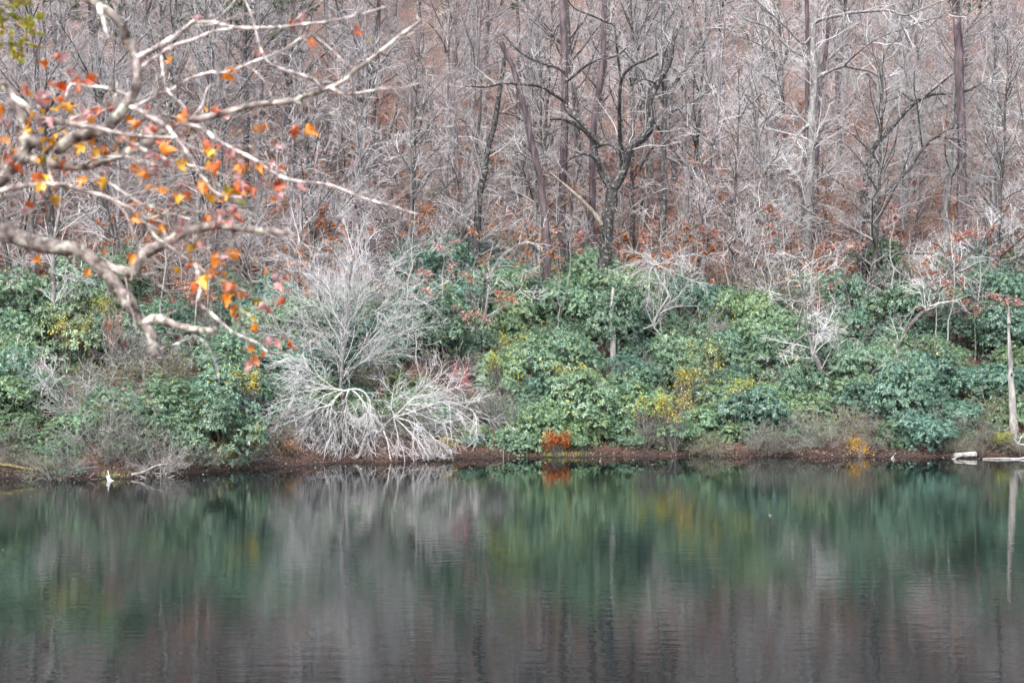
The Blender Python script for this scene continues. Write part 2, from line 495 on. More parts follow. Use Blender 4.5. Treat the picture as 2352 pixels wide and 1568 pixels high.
# ------------------------------------------------------------------ leafy saplings: twigs with single leaves
def leaf_quads(pos, dirn, ln, wd, rng, fold=.25):
    """folded two-triangle leaves"""
    K = len(pos)
    d = norm(dirn)
    side = norm(np.cross(d, rng.standard_normal((K, 3)) * .35 + np.array([0, 0, 1.])))
    up = np.cross(side, d)
    ln = np.broadcast_to(ln, K)[:, None]; wd = np.broadcast_to(wd, K)[:, None]
    mid = pos + d * ln * .48
    V = np.stack([pos, mid + side * wd * .5 + up * wd * fold, pos + d * ln, mid - side * wd * .5 + up * wd * fold], 1)
    i = np.arange(K)[:, None] * 4
    F = np.concatenate([i + np.array([[0, 2, 1]]), i + np.array([[0, 3, 2]])])
    return V.reshape(-1, 3), F

def along(P, rng, K, t0=.3):
    M_, n = P.shape[:2]
    k = rng.integers(M_, size=K); f = rng.uniform(t0, .999, K) * (n - 1); i = f.astype(int); w = (f - i)[:, None]
    return P[k, i] * (1 - w) + P[k, i + 1] * w, norm(P[k, i + 1] - P[k, i])

def leafy_meshes(seed, H, nst, spread, nleaf, size, tw='twig_dark', aspect=.6, clump=False):
    rng = np.random.default_rng(seed)
    n = 8
    az = rng.uniform(0, 6.28, nst); sl = rng.uniform(.1, spread, nst)
    d = norm(np.stack([np.cos(az) * sl, np.sin(az) * sl, np.ones(nst)], -1)); ln = H * rng.uniform(.6, 1.0, nst)
    dd = norm(d[:, None] + np.cumsum(rng.standard_normal((nst, n - 1, 3)) * .08, axis=1)) * (ln / (n - 1))[:, None, None]
    base = np.stack([np.cos(az) * .08, np.sin(az) * .08, np.full(nst, -.2)], -1)
    P = np.concatenate([base[:, None], base[:, None] + np.cumsum(dd, axis=1)], 1)
    R = (.009 * ln)[:, None] * np.linspace(1, .25, n)[None] + .005
    l2 = sprout(P, R, rng, dens=2.6, t0=.25, ang=58, lf=.34, n=5, wander=.13, rmin=.006, flat=.5)
    l3 = sprout(*l2, rng, dens=3.5, t0=.2, ang=45, lf=.5, n=4, wander=.15, rmin=.0045, lmin=.12)
    src = l3[0]
    if clump:
        src = src[rng.permutation(len(src))[:max(4, len(src) // 4)]]
    p, t = along(src, rng, nleaf, .2)
    q = t + rng.standard_normal((nleaf, 3)) * .7 + np.array([0, 0, -.25])
    s = size * rng.uniform(.6, 1.2, nleaf)
    st = new_mesh('stems', [(*tubes(P, R, 5), 0), (*tubes(*l2, 3), 0), (*tubes(*l3, 3), 0)], [M[tw]])
    lf = new_mesh('leaves', [(*leaf_quads(p + rng.standard_normal((nleaf, 3)) * .02, q, s, s * aspect, rng), 0)], [M['leaf']], smooth=False)
    return st, lf

def place_leafy(ms, X, Y, rz, sc, color, name, label, cat, group=None, z=None):
    th = thing(name, label, cat, (X, Y, float(ground(X, Y)) if z is None else z), rz, sc, group)
    obj('stems', ms[0], th, color=(1, 1, 1)); obj('leaves', ms[1], th, color=color, kind='stuff')
    return th

BEECH = [leafy_meshes(400 + k, 3.6, 2 + k % 2, .35, 1100, .15) for k in range(4)]
ORANGES = [(.60, .24, .09), (.55, .25, .13), (.68, .31, .12), (.52, .28, .18), (.62, .31, .19)]
rng = np.random.default_rng(31)
for ri, (d, step, where) in enumerate([(16.8, 2.8, 'just above the evergreens'), (19.2, 2.6, 'between the trunks'), (22, 3.2, 'on the leafy slope behind the trunks'), (26, 2.8, ''), (30, 3.2, ''), (36, 4, ''), (44, 6, '')]):
    half = (64 + d) * 1176 / F_V * 1.04
    for j, X in enumerate(sorted(x + rng.uniform(-2, 2) for x in np.arange(-half, half, step))):
        Y = float(shore(X)) + d + rng.uniform(-1.3, 1.3)
        lab = 'rust-orange beech sapling %s, %s from left' % (where, ordinal(j)) if where else 'faded orange-brown sapling up the slope, %s' % zone(u_of(X, Y))
        place_leafy(BEECH[int(rng.integers(4))], X, Y, rng.uniform(0, 6.28), rng.uniform(.65, 1.15), np.array(ORANGES[int(rng.integers(5))]) * rng.uniform(.75, 1.1), 'beech_sapling', lab, 'sapling', 'orange beech saplings')

# ------------------------------------------------------------------ rhododendrons
def rhodo_meshes(seed, R, H, nw, small=1.0):
    rng = np.random.default_rng(seed)
    nl = 13
    a = rng.uniform(0, 6.28, nl); rr = R * .85 * np.sqrt(rng.uniform(0, 1, nl))
    C = np.stack([np.cos(a) * rr, np.sin(a) * rr, H * rng.uniform(.34, .80, nl) * (1 - .35 * rr / R)], -1)
    S = np.stack([R * rng.uniform(.26, .48, nl)] * 2 + [H * rng.uniform(.16, .32, nl)], -1)
    pts, nrm = [], []
    for sc in (1.0, .8):
        K = int(nw * (1 if sc == 1 else .45))
        v = norm(rng.standard_normal((K * 2, 3))); v = v[v[:, 2] > -.28][:K]
        l = rng.integers(nl, size=len(v))
        p = C[l] + v * S[l] * sc * rng.uniform(.8, 1.22, (len(v), 1))
        q = ((p[:, None] - C[None]) / S[None]); ins = ((q ** 2).sum(-1) < .62).sum(1) > (0 if sc == 1 else 2)
        pts.append(p[~ins]); nrm.append(norm(v / S[l])[~ins])
    # low skirt that reaches the ground
    K = nw // 6
    a = rng.uniform(0, 6.28, K)
    pts.append(np.stack([np.cos(a) * R * .85, np.sin(a) * R * .85, H * rng.uniform(.05, .45, K)], -1) * rng.uniform(.75, 1.05, (K, 1))); nrm.append(norm(np.stack([np.cos(a), np.sin(a), a * 0 + .3], -1)))
    p = np.concatenate(pts); nn = np.concatenate(nrm); K = len(p)
    ax = norm(nn * .75 + np.array([0, 0, .65]) + rng.standard_normal((K, 3)) * .22)
    nlf = 8
    e1 = norm(np.cross(ax, rng.standard_normal((K, 3)))); e2 = np.cross(ax, e1)
    th = (np.arange(nlf) * 2 * np.pi / nlf)[None] + rng.uniform(-.25, .25, (K, nlf))
    pit = np.radians(rng.uniform(-30, 18, (K, nlf)) + rng.uniform(-28, 18, (K, 1)))
    rad = np.cos(th)[..., None] * e1[:, None] + np.sin(th)[..., None] * e2[:, None]
    d = rad * np.cos(pit)[..., None] + ax[:, None] * np.sin(pit)[..., None]
    ln = (.155 * small * rng.uniform(.7, 1.25, (K, nlf))) * rng.uniform(.6, 1.35, (K, 1))
    side = norm(np.cross(d, ax[:, None]))
    up = np.cross(side, d)
    b = p[:, None] + rad * .012; w = ln * .36
    mid = b + d * (ln * .55)[..., None]
    V = np.stack([b, mid + side * (w * .5)[..., None] - up * (w * .12)[..., None], b + d * ln[..., None] - ax[:, None] * (.1 * ln)[..., None], mid - side * (w * .5)[..., None] - up * (w * .12)[..., None]], 2)
    i = np.arange(K * nlf)[:, None] * 4
    F = np.concatenate([i + np.array([[0, 1, 2]]), i + np.array([[0, 2, 3]])])
    fol = new_mesh('foliage', [(V.reshape(-1, 3), F, 0)], [M['rhodo']], smooth=False)
    ns = 26
    tgt = p[rng.integers(K, size=ns)]
    ba = rng.uniform(0, 6.28, ns); b0 = np.stack([np.cos(ba) * .15 * R, np.sin(ba) * .15 * R, np.full(ns, -.2)], -1)
    t = np.linspace(0, 1, 7)[None, :, None]
    P = b0[:, None] * (1 - t) + tgt[:, None] * t + np.sin(t * 3.14) * rng.standard_normal((ns, 1, 3)) * .12 * R
    st = new_mesh('stems', [(*tubes(P, np.linspace(.035, .01, 7)[None] * np.ones((ns, 1)), 4), 0)], [M['twig_dark']])
    return st, fol

RHO = [rhodo_meshes(500 + k, *a) for k, a in enumerate([(1.8, 2.6, 1300, .82), (2.1, 2.9, 1500, .85), (1.6, 2.3, 1150, .8), (2.4, 2.6, 1700, .78), (1.9, 3.3, 1500, .85), (1.4, 2.0, 950, .72), (2.0, 2.4, 1800, .55), (1.7, 2.1, 1700, .48), (1.9, 2.8, 1000, 1.1)])]

# twiggy deciduous shrubs with a few small grey-green leaves
def brush_meshes(seed, H, nst, nleaf, tw):
    rng = np.random.default_rng(seed)
    n = 7
    az = rng.uniform(0, 6.28, nst); sl = rng.uniform(.15, 1.3, nst)
    d = norm(np.stack([np.cos(az) * sl, np.sin(az) * sl, np.ones(nst)], -1)); ln = H * rng.uniform(.7, 1.25, nst)
    dd = norm(d[:, None] + np.cumsum(rng.standard_normal((nst, n - 1, 3)) * .15, axis=1) + np.array([0, 0, -.06]) * np.arange(n - 1)[None, :, None]) * (ln / (n - 1))[:, None, None]
    base = np.stack([np.cos(az) * .25, np.sin(az) * .25, np.full(nst, -.15)], -1)
    P = np.concatenate([base[:, None], base[:, None] + np.cumsum(dd, axis=1)], 1)
    R = np.full((nst, 1), .011) * np.linspace(1, .45, n)[None]
    l2 = sprout(P, R, rng, dens=4.2, t0=.15, ang=55, lf=.4, n=5, wander=.2, rmin=.006, lmin=.3, bend=-.04)
    l3 = sprout(*l2, rng, dens=4.0, t0=.1, ang=52, lf=.55, n=4, wander=.22, rmin=.005, lmin=.2)
    st = new_mesh('stems', [(*tubes(P, R, 4), 0), (*tubes(*l2, 3), 0), (*tubes(*l3, 3), 0)], [M[tw]])
    p, t = along(l3[0], rng, nleaf, .3)
    s = .055 * rng.uniform(.6, 1.3, nleaf)
    lf = new_mesh('leaves', [(*leaf_quads(p, t + rng.standard_normal((nleaf, 3)) * .8, s, s * .6, rng), 0)], [M['leaf']], smooth=False)
    return st, lf

M['twig_brown'] = twig_mat('twig_brown', (.11, .095, .085), (.34, .315, .30))
BRUSH = [brush_meshes(600, 1.4, 46, 4200, 'twig_brown'), brush_meshes(601, 1.15, 52, 3600, 'twig_brown'), brush_meshes(602, 1.6, 42, 3600, 'twig'), brush_meshes(603, 1.25, 50, 2600, 'twig_brown')]
rng = np.random.default_rng(41)
RROWS = [(.75, 1.6, 'waterside row'), (2.0, 1.9, 'second row up from the water'), (3.4, 2.1, 'third row up from the water'), (5.2, 2.3, 'fourth row up from the water'), (7.1, 2.4, 'middle row of the bank'),
         (8.9, 2.5, 'upper middle row of the bank'), (10.8, 2.6, 'third row from the top'), (12.7, 2.7, 'row below the topmost bushes'), (14.6, 2.8, 'topmost row of bushes'), (16.6, 3.0, 'straggling row above the bank'), (18.6, 3.2, 'second highest row'), (20.6, 3.6, 'very highest row')]
BRUSH_COL = [(.18, .22, .15), (.24, .24, .14), (.16, .23, .16), (.21, .20, .14), (.26, .29, .13)]
for ri, (d, step, where) in enumerate(RROWS):
    half = (63 + d) * 1176 / F_V * 1.05
    nr = nb = 0
    for X in sorted(x + rng.uniform(-.7, .7) for x in np.arange(-half, half, step * .88)):
        Y = float(shore(X)) + d + rng.uniform(-.7, .7); u = u_of(X, Y)
        if ri == 0 and any(abs(u - a) < w for a, w in ((1280, 38), (1965, 30), (2300, 40))):
            continue
        top = np.interp(u, [0, 150, 350, 600, 900, 1050, 1350, 1400, 1900, 2000, 2352], [16, 15, 15, 16, 15.5, 20.8, 19, 16.8, 16.8, 20.8, 19.5])
        if d > top + .4:
            continue
        pb = [.62, .2, .13, .11, .10, .10, .12, .14, .14, .16, .2, .2][ri] + (.08 if (u < 620 and ri > 0) else 0) + (.3 if ri == 0 and (u > 1440 or u < 620) else .25 if ri == 1 and (u > 1440 or u < 620) else 0)
        if ri == 0 and 1060 < u < 1440:
            pb = .15
        if 590 < u < 1060:
            if ri == 0:
                continue
            if ri == 1:
                pb = .85; Y += .5
        if rng.random() < pb:
            k = int(rng.integers(4))
            th = thing('twiggy_shrub', 'grey-brown twiggy shrub, %s such from left in the %s' % (ordinal(nb), where), 'shrub', (X, Y - (.2 if ri else 0), float(ground(X, Y))), rng.uniform(0, 6.28), rng.uniform(.8, 1.15) * (.92 if ri == 0 else 1.1 if ri < 3 else 1.5), 'twiggy shrubs on the far bank')
            g = rng.uniform(.75, 1.1)
            obj('stems', BRUSH[k][0], th, color=(g * .93, g * .92, g * .92)); obj('leaves', BRUSH[k][1], th, color=BRUSH_COL[int(rng.integers(5))], kind='stuff')
            nb += 1
        else:
            k = int(rng.integers(len(RHO)))
            sc = rng.uniform(.66, 1.05) * (.62 if ri == 0 else .85 if ri == 1 else 1.0)
            if ri == 0:
                Y += .55 if u > 1000 else 1.3
            elif rng.random() < .015:
                continue
            w = rng.random() ** .7
            tint = np.array([.82, 1.0, 1.05]) * w + np.array([1.28, 1.16, .76]) * (1 - w)
            if ri < 4 and rng.random() < .35:
                tint *= np.array([1.12, 1.07, .85])
            tint = tint * rng.uniform(.72, 1.28)
            tone = 'blue-green' if w > .55 else 'yellowish green'
            th = thing('rhododendron', '%s rhododendron bush, %s from left in the %s' % (tone, ordinal(nr), where), 'rhododendron', (X, Y, float(ground(X, Y)) - (.1 if ri > 3 else .38)), rng.uniform(0, 6.28), (sc, sc, sc * (rng.uniform(.75, 1.35) if ri < 7 else rng.uniform(.8, 1.75))), 'rhododendrons covering the far bank')
            obj('stems', RHO[k][0], th); obj('foliage', RHO[k][1], th, color=tint, kind='stuff')
            nr += 1


# single low bushes that fill the front of the bank, then the bank running on past both edges of the picture
rng = np.random.default_rng(43)
def one_rhodo(X, Y, sc, k, tint, label, group):
    th = thing('rhododendron', label, 'rhododendron', (X, Y, float(ground(X, Y)) - .3), rng.uniform(0, 6.28), (sc, sc, sc * rng.uniform(.8, 1.1)), group)
    obj('stems', RHO[k][0], th); obj('foliage', RHO[k][1], th, color=tint, kind='stuff')
for (u, d, sc, k, lab) in [(300, 2.4, .62, 5, 'low grey-green bush behind the fallen pale branch on the left shore'), (345, 3.6, .75, 2, 'green bush in the left scrub under the tip of the near bough'), (265, 4.6, .8, 0, 'green bush in the left scrub, a little left of the bough tip'), (400, 2.8, .7, 7, 'fine-leaved olive bush right of the bough tip'),
                           (120, 1.9, .6, 5, 'small green bush on the far-left shore above the white stub'), (50, 2.2, .65, 7, 'fine-leaved bush above the mossy log at far left'), (1470, 1.5, .55, 7, 'fine-leaved low bush right of the rust-orange bush'), (1750, 1.7, .55, 7, 'fine-leaved low bush in the middle of the right-hand scrub'),
                           (1860, 2.0, .6, 6, 'low small-leaved bush left of the yellow-orange waterline shrub'), (2060, 1.6, .5, 5, 'low bush on the shore above the looping floating branch'), (2190, 1.7, .55, 6, 'low bush on the shore above the white timber'), (1620, 1.9, .6, 6, 'low small-leaved bush in the scrub below the golden shrubs')]:
    Y0 = 62.0
    for _ in range(3):
        X = (u - 1176) / F_V * Y0; Y0 = float(shore(X)) + d
    one_rhodo(X, Y0, sc, k, np.array([1.0, 1.05, .92]) * rng.uniform(.85, 1.15), lab, 'low bushes at the front of the far bank')
for ri, (d, step, where) in enumerate(RROWS[:9]):
    half = (63 + d) * 1176 / F_V * 1.05
    for side in (-1, 1):
        for q in range(3):
            X = side * (half + .6 + q * step * 1.05); Y = float(shore(X)) + d + rng.uniform(-.5, .5)
            one_rhodo(X, Y, rng.uniform(.7, 1.0), int(rng.integers(len(RHO))), np.array([.95, 1.03, .95]) * rng.uniform(.8, 1.2), 'rhododendron continuing the bank past the %s edge of the picture' % ('left' if side < 0 else 'right'), 'rhododendrons past the %s edge' % ('left' if side < 0 else 'right'))

# ------------------------------------------------------------------ trees traced one by one
def limb3d(pts, Y, rng, n, drift=0.0, w0=10, w1=3):
    """picture points -> 3-D polyline at depth Y that drifts in depth along its length"""
    p2 = spline(np.asarray(pts, float), n)
    L = np.linalg.norm(np.diff(p2, axis=0), axis=1).sum() / F_V * Y
    t = np.linspace(0, 1, n)
    dy = drift * L * t + np.cumsum(np.r_[0, rng.standard_normal(n - 1)]) * .03 * L / math.sqrt(n)
    P = np.array([at(u, v, Y + d) for (u, v), d in zip(p2, dy)])
    R = np.linspace(w0, w1, n) / 2 / F_V * Y * 1.05
    return P, R

def root_down(P, R, flare=1.25):
    X, Y, Z = P[0]
    g = float(ground(X, Y)) - .3
    if Z > g + .05:
        k = max(2, int((Z - g) / .8) + 1)
        ext = np.stack([np.full(k, X), np.full(k, Y), np.linspace(g, Z, k, endpoint=False)], -1)
        P = np.vstack([ext, P]); R = np.r_[np.linspace(R[0] * flare, R[0], k, endpoint=False), R]
    return P, R

def hero(name, label, cat, limbs, Y, bark, twig, specs, seed, group=None, tint=(1, 1, 1), rooted=True, trunk_twigs=True):
    """limbs: list of (points, w0, w1); the first is the trunk and is carried down to the ground"""
    rng = np.random.default_rng(seed)
    out = []
    for k, (pts, w0, w1) in enumerate(limbs):
        n = max(8, min(24, len(pts) * 4))
        P, R = limb3d(pts, Y, rng, n, 0.03 if k == 0 else rng.uniform(-.55, .45), w0, w1)
        if k == 0:
            if rooted:
                P, R = root_down(P, R)
        else:   # start inside the nearest limb
            q = np.vstack([o[0] for o in out]); j = np.argmin(((q - P[0]) ** 2).sum(1))
            dlt = q[j] - P[0]
            if np.linalg.norm(dlt) < 1.2:
                P = P + dlt * np.linspace(1, 0, n)[:, None] ** 2
        out.append((P, R))
    base = out[0][0][0].copy()
    th = thing(name, label, cat, base, 0, 1, group)
    allP = []
    for k, (P, R) in enumerate(out):
        P = P - base
        me = new_mesh('limb', [(*tubes(P[None], R[None], 9 if k == 0 else 7, .05, rng), 0)], [M[bark]])
        obj('trunk' if k == 0 else 'limb', me, th, color=tint)
        allP.append((spline(P, 14), np.interp(np.linspace(0, 1, 14), np.linspace(0, 1, len(R)), R)))
    src = allP if trunk_twigs else allP[1:]
    cp = np.array([a for a, _ in src]); cr = np.array([b for _, b in src])
    ch = []
    cur = (cp, cr)
    for q, sp in enumerate(specs):
        cur = sprout(cur[0], cur[1], rng, **sp)
        if len(cur[0]):
            ch.append((*tubes(*cur, 4 if q == 0 else 3), 0))
    if ch:
        obj('crown', new_mesh('crown', ch, [M[twig]]), th, color=tint, kind='stuff')
    return th

def S(dens, ang=48, lf=.45, n=5, **kw):
    d = dict(dens=dens, ang=ang, lf=lf, n=n, rmin=.008, wander=.22, lmin=.25, t0=.2)
    d.update(kw); return d
TW3 = [S(1.5, 48, .34, 8, rmin=.012, lmin=.9, lmax=3.0, wander=.12, rfac=.009), S(2.8, 44, .55, 6, rmin=.0085, wander=.14, lmin=.45, rfac=.007), S(2.4, 42, .6, 4, rmin=.0066, wander=.16, lmin=.35, rfac=.006)]
def r5(*p):      # coordinates read in an enlarged crop of the upper middle
    return [((1000 + x / 2.8) / 1.063, (y / 2.8) / 1.063) for x, y in p]
def r6(*p):      # upper right crop
    return [((1640 + x / 2.735) / 1.063, (y / 2.735) / 1.063) for x, y in p]
def r8(*p):      # lower right crop
    return [((1640 + x / 2.735) / 1.063, (480 + y / 2.735) / 1.063) for x, y in p]
def r7(*p):
    return [((1000 + x / 2.8) / 1.063, (480 + y / 2.8) / 1.063) for x, y in p]
def r3(*p):
    return [((0 + x / 2.8) / 1.063, (480 + y / 2.8) / 1.063) for x, y in p]
def r4(*p):
    return [((400 + x / 2.8) / 1.063, (480 + y / 2.8) / 1.063) for x, y in p]
def r1(*p):
    return [((0 + x / 2.8) / 1.063, (0 + y / 2.8) / 1.063) for x, y in p]
def r2(*p):
    return [((420 + x / 2.8) / 1.063, (0 + y / 2.8) / 1.063) for x, y in p]
def q2(*p):      # shore crop with the bleached tree
    return [((580 + x / 3.675) / 1.063, (840 + y / 3.675) / 1.063) for x, y in p]

hero('oak_tree', 'dark oak with lichen-spotted trunk forking into two crooked limbs, in the middle', 'tree', [
    (r7((1310, 700), (1320, 560), (1335, 400), (1350, 200), (1370, 60)) + r5((1375, 1470), (1378, 1380), (1385, 1300)), 29, 27),
    (r5((1400, 1290), (1440, 1220), (1480, 1130), (1495, 1050), (1540, 985), (1610, 935), (1645, 870), (1650, 770), (1640, 710), (1665, 640), (1700, 560), (1760, 470), (1790, 390), (1800, 280), (1850, 180)), 24, 9),
    (r5((1370, 1290), (1345, 1240), (1315, 1190), (1270, 1080), (1250, 960), (1180, 880), (1090, 830), (1030, 815), (960, 818)), 19, 5),
    (r5((1320, 1200), (1290, 1120), (1230, 1065), (1150, 1060), (1080, 1100), (1040, 1140), (1010, 1190)), 8, 3),
    (r5((1260, 960), (1350, 965), (1420, 1015), (1480, 1055)), 6, 4),
    (r5((1478, 1120), (1452, 960), (1440, 800), (1440, 640), (1450, 540), (1480, 490), (1540, 440), (1620, 410), (1700, 370)), 11, 5),
    (r5((1250, 970), (1150, 850), (1090, 780), (1040, 750), (1050, 650), (1055, 560), (1060, 510), (1010, 465), (900, 430), (770, 370), (640, 235)), 11, 4),
    (r5((1058, 510), (1120, 480), (1200, 430), (1300, 400), (1420, 380), (1480, 330)), 7, 3),
    (r5((1010, 690), (940, 640), (890, 600), (830, 580), (740, 575), (640, 570), (520, 595), (380, 590)), 8, 3),
    (r5((1448, 560), (1425, 400), (1400, 180), (1360, 160), (1250, 110), (1130, 60), (1060, -30)), 6, 3),
    (r5((1700, 560), (1600, 540), (1540, 580), (1500, 640)), 5, 2),
], 79, 'bark_oak', 'twig', TW3, 901)

hero('dead_pine', 'leaning broken-topped reddish dead trunk left of the forked oak', 'tree', [
    (r5((940, 1650), (930, 1560), (910, 1350), (890, 1200), (860, 1080), (830, 950), (800, 800), (770, 680), (730, 540), (700, 440), (660, 370), (625, 290)), 17, 11),
    (r5((720, 530), (790, 470), (840, 410)), 3, 1), (r5((660, 370), (690, 330), (700, 280)), 3, 1)], 78.5, 'bark_pine', 'twig_dark', [S(.35, 70, .12, 5, rmin=.01)], 902)
hero('crooked_tree', 'dark crooked trunk with a kinked stem, left of the leaning dead pine', 'tree', [
    (r5((455, 1660), (462, 1560), (480, 1320), (510, 1200), (520, 1100), (545, 980), (575, 880), (600, 740), (620, 600), (640, 480), (650, 380)), 17, 9),
    (r5((500, 1150), (470, 1060), (450, 980), (470, 850), (485, 700), (490, 560), (480, 450)), 8, 4),
    (r5((600, 760), (700, 780), (780, 830), (870, 870)), 4, 2)], 78.8, 'bark_oak', 'twig', TW3, 903)
hero('broken_log', 'pale snapped log leaning against the forked oak trunk', 'log', [
    (r5((1310, 1540), (1290, 1500), (1200, 1390), (1100, 1300), (1020, 1230), (960, 1180)), 11, 5)], 78.4, 'wood_bleached', 'twig_pale', [], 904, tint=(.75, .68, .62), rooted=False)

oak2 = r6
hero('oak_tree', 'tall grey oak with wide crooked limbs and a hanging broken branch', 'tree', [
    (r8((905, 320), (900, 150)) + r6((905, 1440), (915, 1250), (930, 1100), (930, 950), (930, 800), (945, 680), (955, 560), (945, 400), (940, 250), (955, 120), (970, -60)), 20, 13),
    (oak2((945, 430), (900, 370), (860, 345), (800, 320), (740, 270), (650, 180), (560, 150), (480, 120), (430, 60)), 10, 3),
    (oak2((940, 530), (1000, 495), (1080, 460), (1150, 440), (1210, 455), (1270, 465), (1330, 480), (1400, 520), (1480, 510)), 10, 3),
    (oak2((945, 190), (980, 160), (1080, 130), (1200, 100), (1350, 82), (1450, 75), (1560, 105), (1680, 60), (1800, 10)), 9, 3),
    (oak2((1075, 460), (1065, 390), (1100, 350), (1140, 310), (1190, 295), (1200, 340)), 8, 3),
    (oak2((930, 800), (870, 850), (840, 900), (820, 960), (870, 1000), (860, 1080), (848, 1170)), 9, 3),
    (oak2((900, 790), (830, 740), (760, 690), (690, 660), (600, 625)), 6, 3),
    (oak2((900, 200), (850, 270), (790, 215), (740, 160), (660, 90), (560, 0)), 6, 3),
    (oak2((970, 170), (1000, 80), (1030, 0)), 8, 5),
    (oak2((1200, 430), (1290, 330), (1400, 250), (1500, 210), (1640, 160), (1760, 120), (1900, 85)), 6, 2),
    (oak2((905, 1390), (920, 1310), (960, 1260), (1000, 1220)), 7, 3)], 83, 'bark_grey', 'twig_pale', TW3, 905)
hero('leaning_tree', 'dark slanting trunk rising rightwards behind the tall grey oak', 'tree', [
    (r8((1285, 190), (1310, 120)) + r6((1320, 1450), (1400, 1330), (1500, 1220), (1590, 1130), (1640, 1040), (1700, 970), (1770, 915), (1850, 925), (1940, 930)), 13, 4),
    (r6((1770, 915), (1840, 870), (1950, 840)), 4, 2), (r6((1680, 990), (1660, 850), (1640, 700), (1620, 600), (1620, 470)), 4, 2)], 82, 'bark_oak', 'twig', TW3, 906)
hero('leaning_tree', 'second dark slanting trunk, higher up and forking from a mossy base', 'tree', [
    (r6((1280, 1400), (1300, 1180), (1330, 1020), (1380, 950), (1480, 840), (1560, 745), (1620, 690), (1700, 645), (1780, 625), (1900, 630), (2000, 595), (2090, 545), (2200, 460)), 15, 3),
    (r6((1620, 690), (1560, 640), (1500, 600)), 4, 2), (r6((1700, 645), (1800, 560), (1900, 480), (2010, 420)), 5, 2)], 84.5, 'bark_oak', 'twig', TW3, 907)
hero('forked_tree', 'pale grey-green twin-stemmed tree with a patch of torn bark', 'tree', [
    (r6((1370, 1050), (1370, 860), (1380, 700), (1375, 560), (1400, 420), (1440, 280), (1430, 120), (1470, -20)), 13, 6),
    (r6((1370, 560), (1300, 480), (1240, 540), (1260, 650)), 7, 5), (r6((1240, 520), (1200, 440), (1130, 370), (1080, 310)), 6, 3), (r6((1395, 740), (1440, 660), (1520, 590)), 6, 3)], 87, 'bark_grey', 'twig', TW3, 908)

for k, (pts, w0, w1, Y, lab) in enumerate([
    (r7((1045, 450), (1040, 300), (1040, 100)) + r5((1040, 1500), (1050, 1200), (1060, 800), (1062, 500), (1052, 200), (1045, -60)), 19, 15, 82, 'straight purple-brown pine trunk just left of the forked oak'),
    (r5((1240, 1650), (1250, 1300), (1250, 1050), (1265, 800), (1285, 680), (1310, 550), (1325, 350), (1325, 150), (1340, -50)), 16, 12, 83.5, 'slightly curved reddish pine trunk behind the forked oak'),
    (r8((1960, 520), (1950, 300), (1940, 100)) + r6((1935, 1400), (1935, 1200), (1940, 900), (1925, 650), (1920, 400), (1905, 150), (1890, -60)), 22, 17, 82.5, 'thick purple-grey pine trunk near the right edge'),
    (r6((880, 1350), (895, 1000), (905, 600), (905, 200), (900, -50)), 11, 9, 86, 'slim dark red pine trunk hugging the tall grey oak'),
    (r6((960, 1300), (970, 1000), (985, 700), (1010, 500), (1040, 250), (1050, -40)), 11, 8, 88, 'faint mauve pine trunk right of the tall grey oak')]):
    hero('pine_tree', lab, 'pine', [(pts, w0, w1)], Y, 'bark_pine', 'twig_dark', [S(.5, 75, .16, 5, rmin=.012, t0=.35), S(1.6, 45, .5, 4)], 920 + k, 'pine trunks on the hillside')

# smaller trees that stand in the rhododendrons
DROOP = [S(2.6, 60, .45, 9, rmin=.011, bend=-.07, up=.25, lmin=.8, lmax=2.6, t0=.2, wander=.13, rfac=.008), S(3.6, 44, .5, 6, rmin=.008, bend=-.05, wander=.15), S(3.4, 42, .55, 4, rmin=.0066, bend=-.04, wander=.16)]
hero('drooping_tree', 'small dark-stemmed tree with drooping pale twigs on the bank at right of centre', 'tree', [
    (r8((1030, 1280), (1000, 1180), (970, 1090), (935, 1025), (945, 900), (940, 700), (930, 560), (940, 430), (960, 330)), 13, 4),
    (r8((930, 1020), (900, 880), (885, 740), (880, 640), (860, 560), (850, 450)), 8, 3),
    (r8((900, 890), (840, 940), (780, 1000), (720, 1080)), 5, 2), (r8((890, 720), (800, 700), (720, 640)), 5, 2),
    (r8((940, 880), (1000, 900), (1060, 880), (1100, 930), (1115, 1020), (1110, 1150)), 6, 2), (r8((945, 600), (1040, 520), (1120, 480), (1200, 510)), 5, 2),
    (r8((930, 440), (1000, 400), (1080, 390), (1160, 370)), 5, 2), (r8((930, 440), (860, 400), (790, 420), (700, 440)), 5, 2), (r8((1090, 1000), (1160, 960), (1230, 950), (1280, 1000)), 4, 2)], 70.0, 'bark_grey', 'twig_pale', DROOP, 931)
hero('leaning_tree', 'dark trunk leaning right out of the rhododendrons under a pale twig crown', 'tree', [
    (r8((1505, 1020), (1545, 940), (1590, 860), (1660, 790), (1725, 735), (1770, 640), (1830, 560), (1890, 480), (1970, 400), (2060, 335)), 13, 5),
    (r8((1890, 480), (1840, 420), (1800, 340), (1720, 300)), 5, 2), (r8((1960, 410), (2040, 370), (2120, 400), (2180, 410)), 5, 2), (r8((1770, 640), (1720, 600), (1680, 560)), 4, 2),
    (r8((2060, 335), (2100, 260), (2140, 190), (2200, 140)), 4, 2), (r8((1900, 470), (1930, 560), (1950, 630)), 3, 2)], 73, 'bark_dark', 'twig_pale', DROOP, 932)
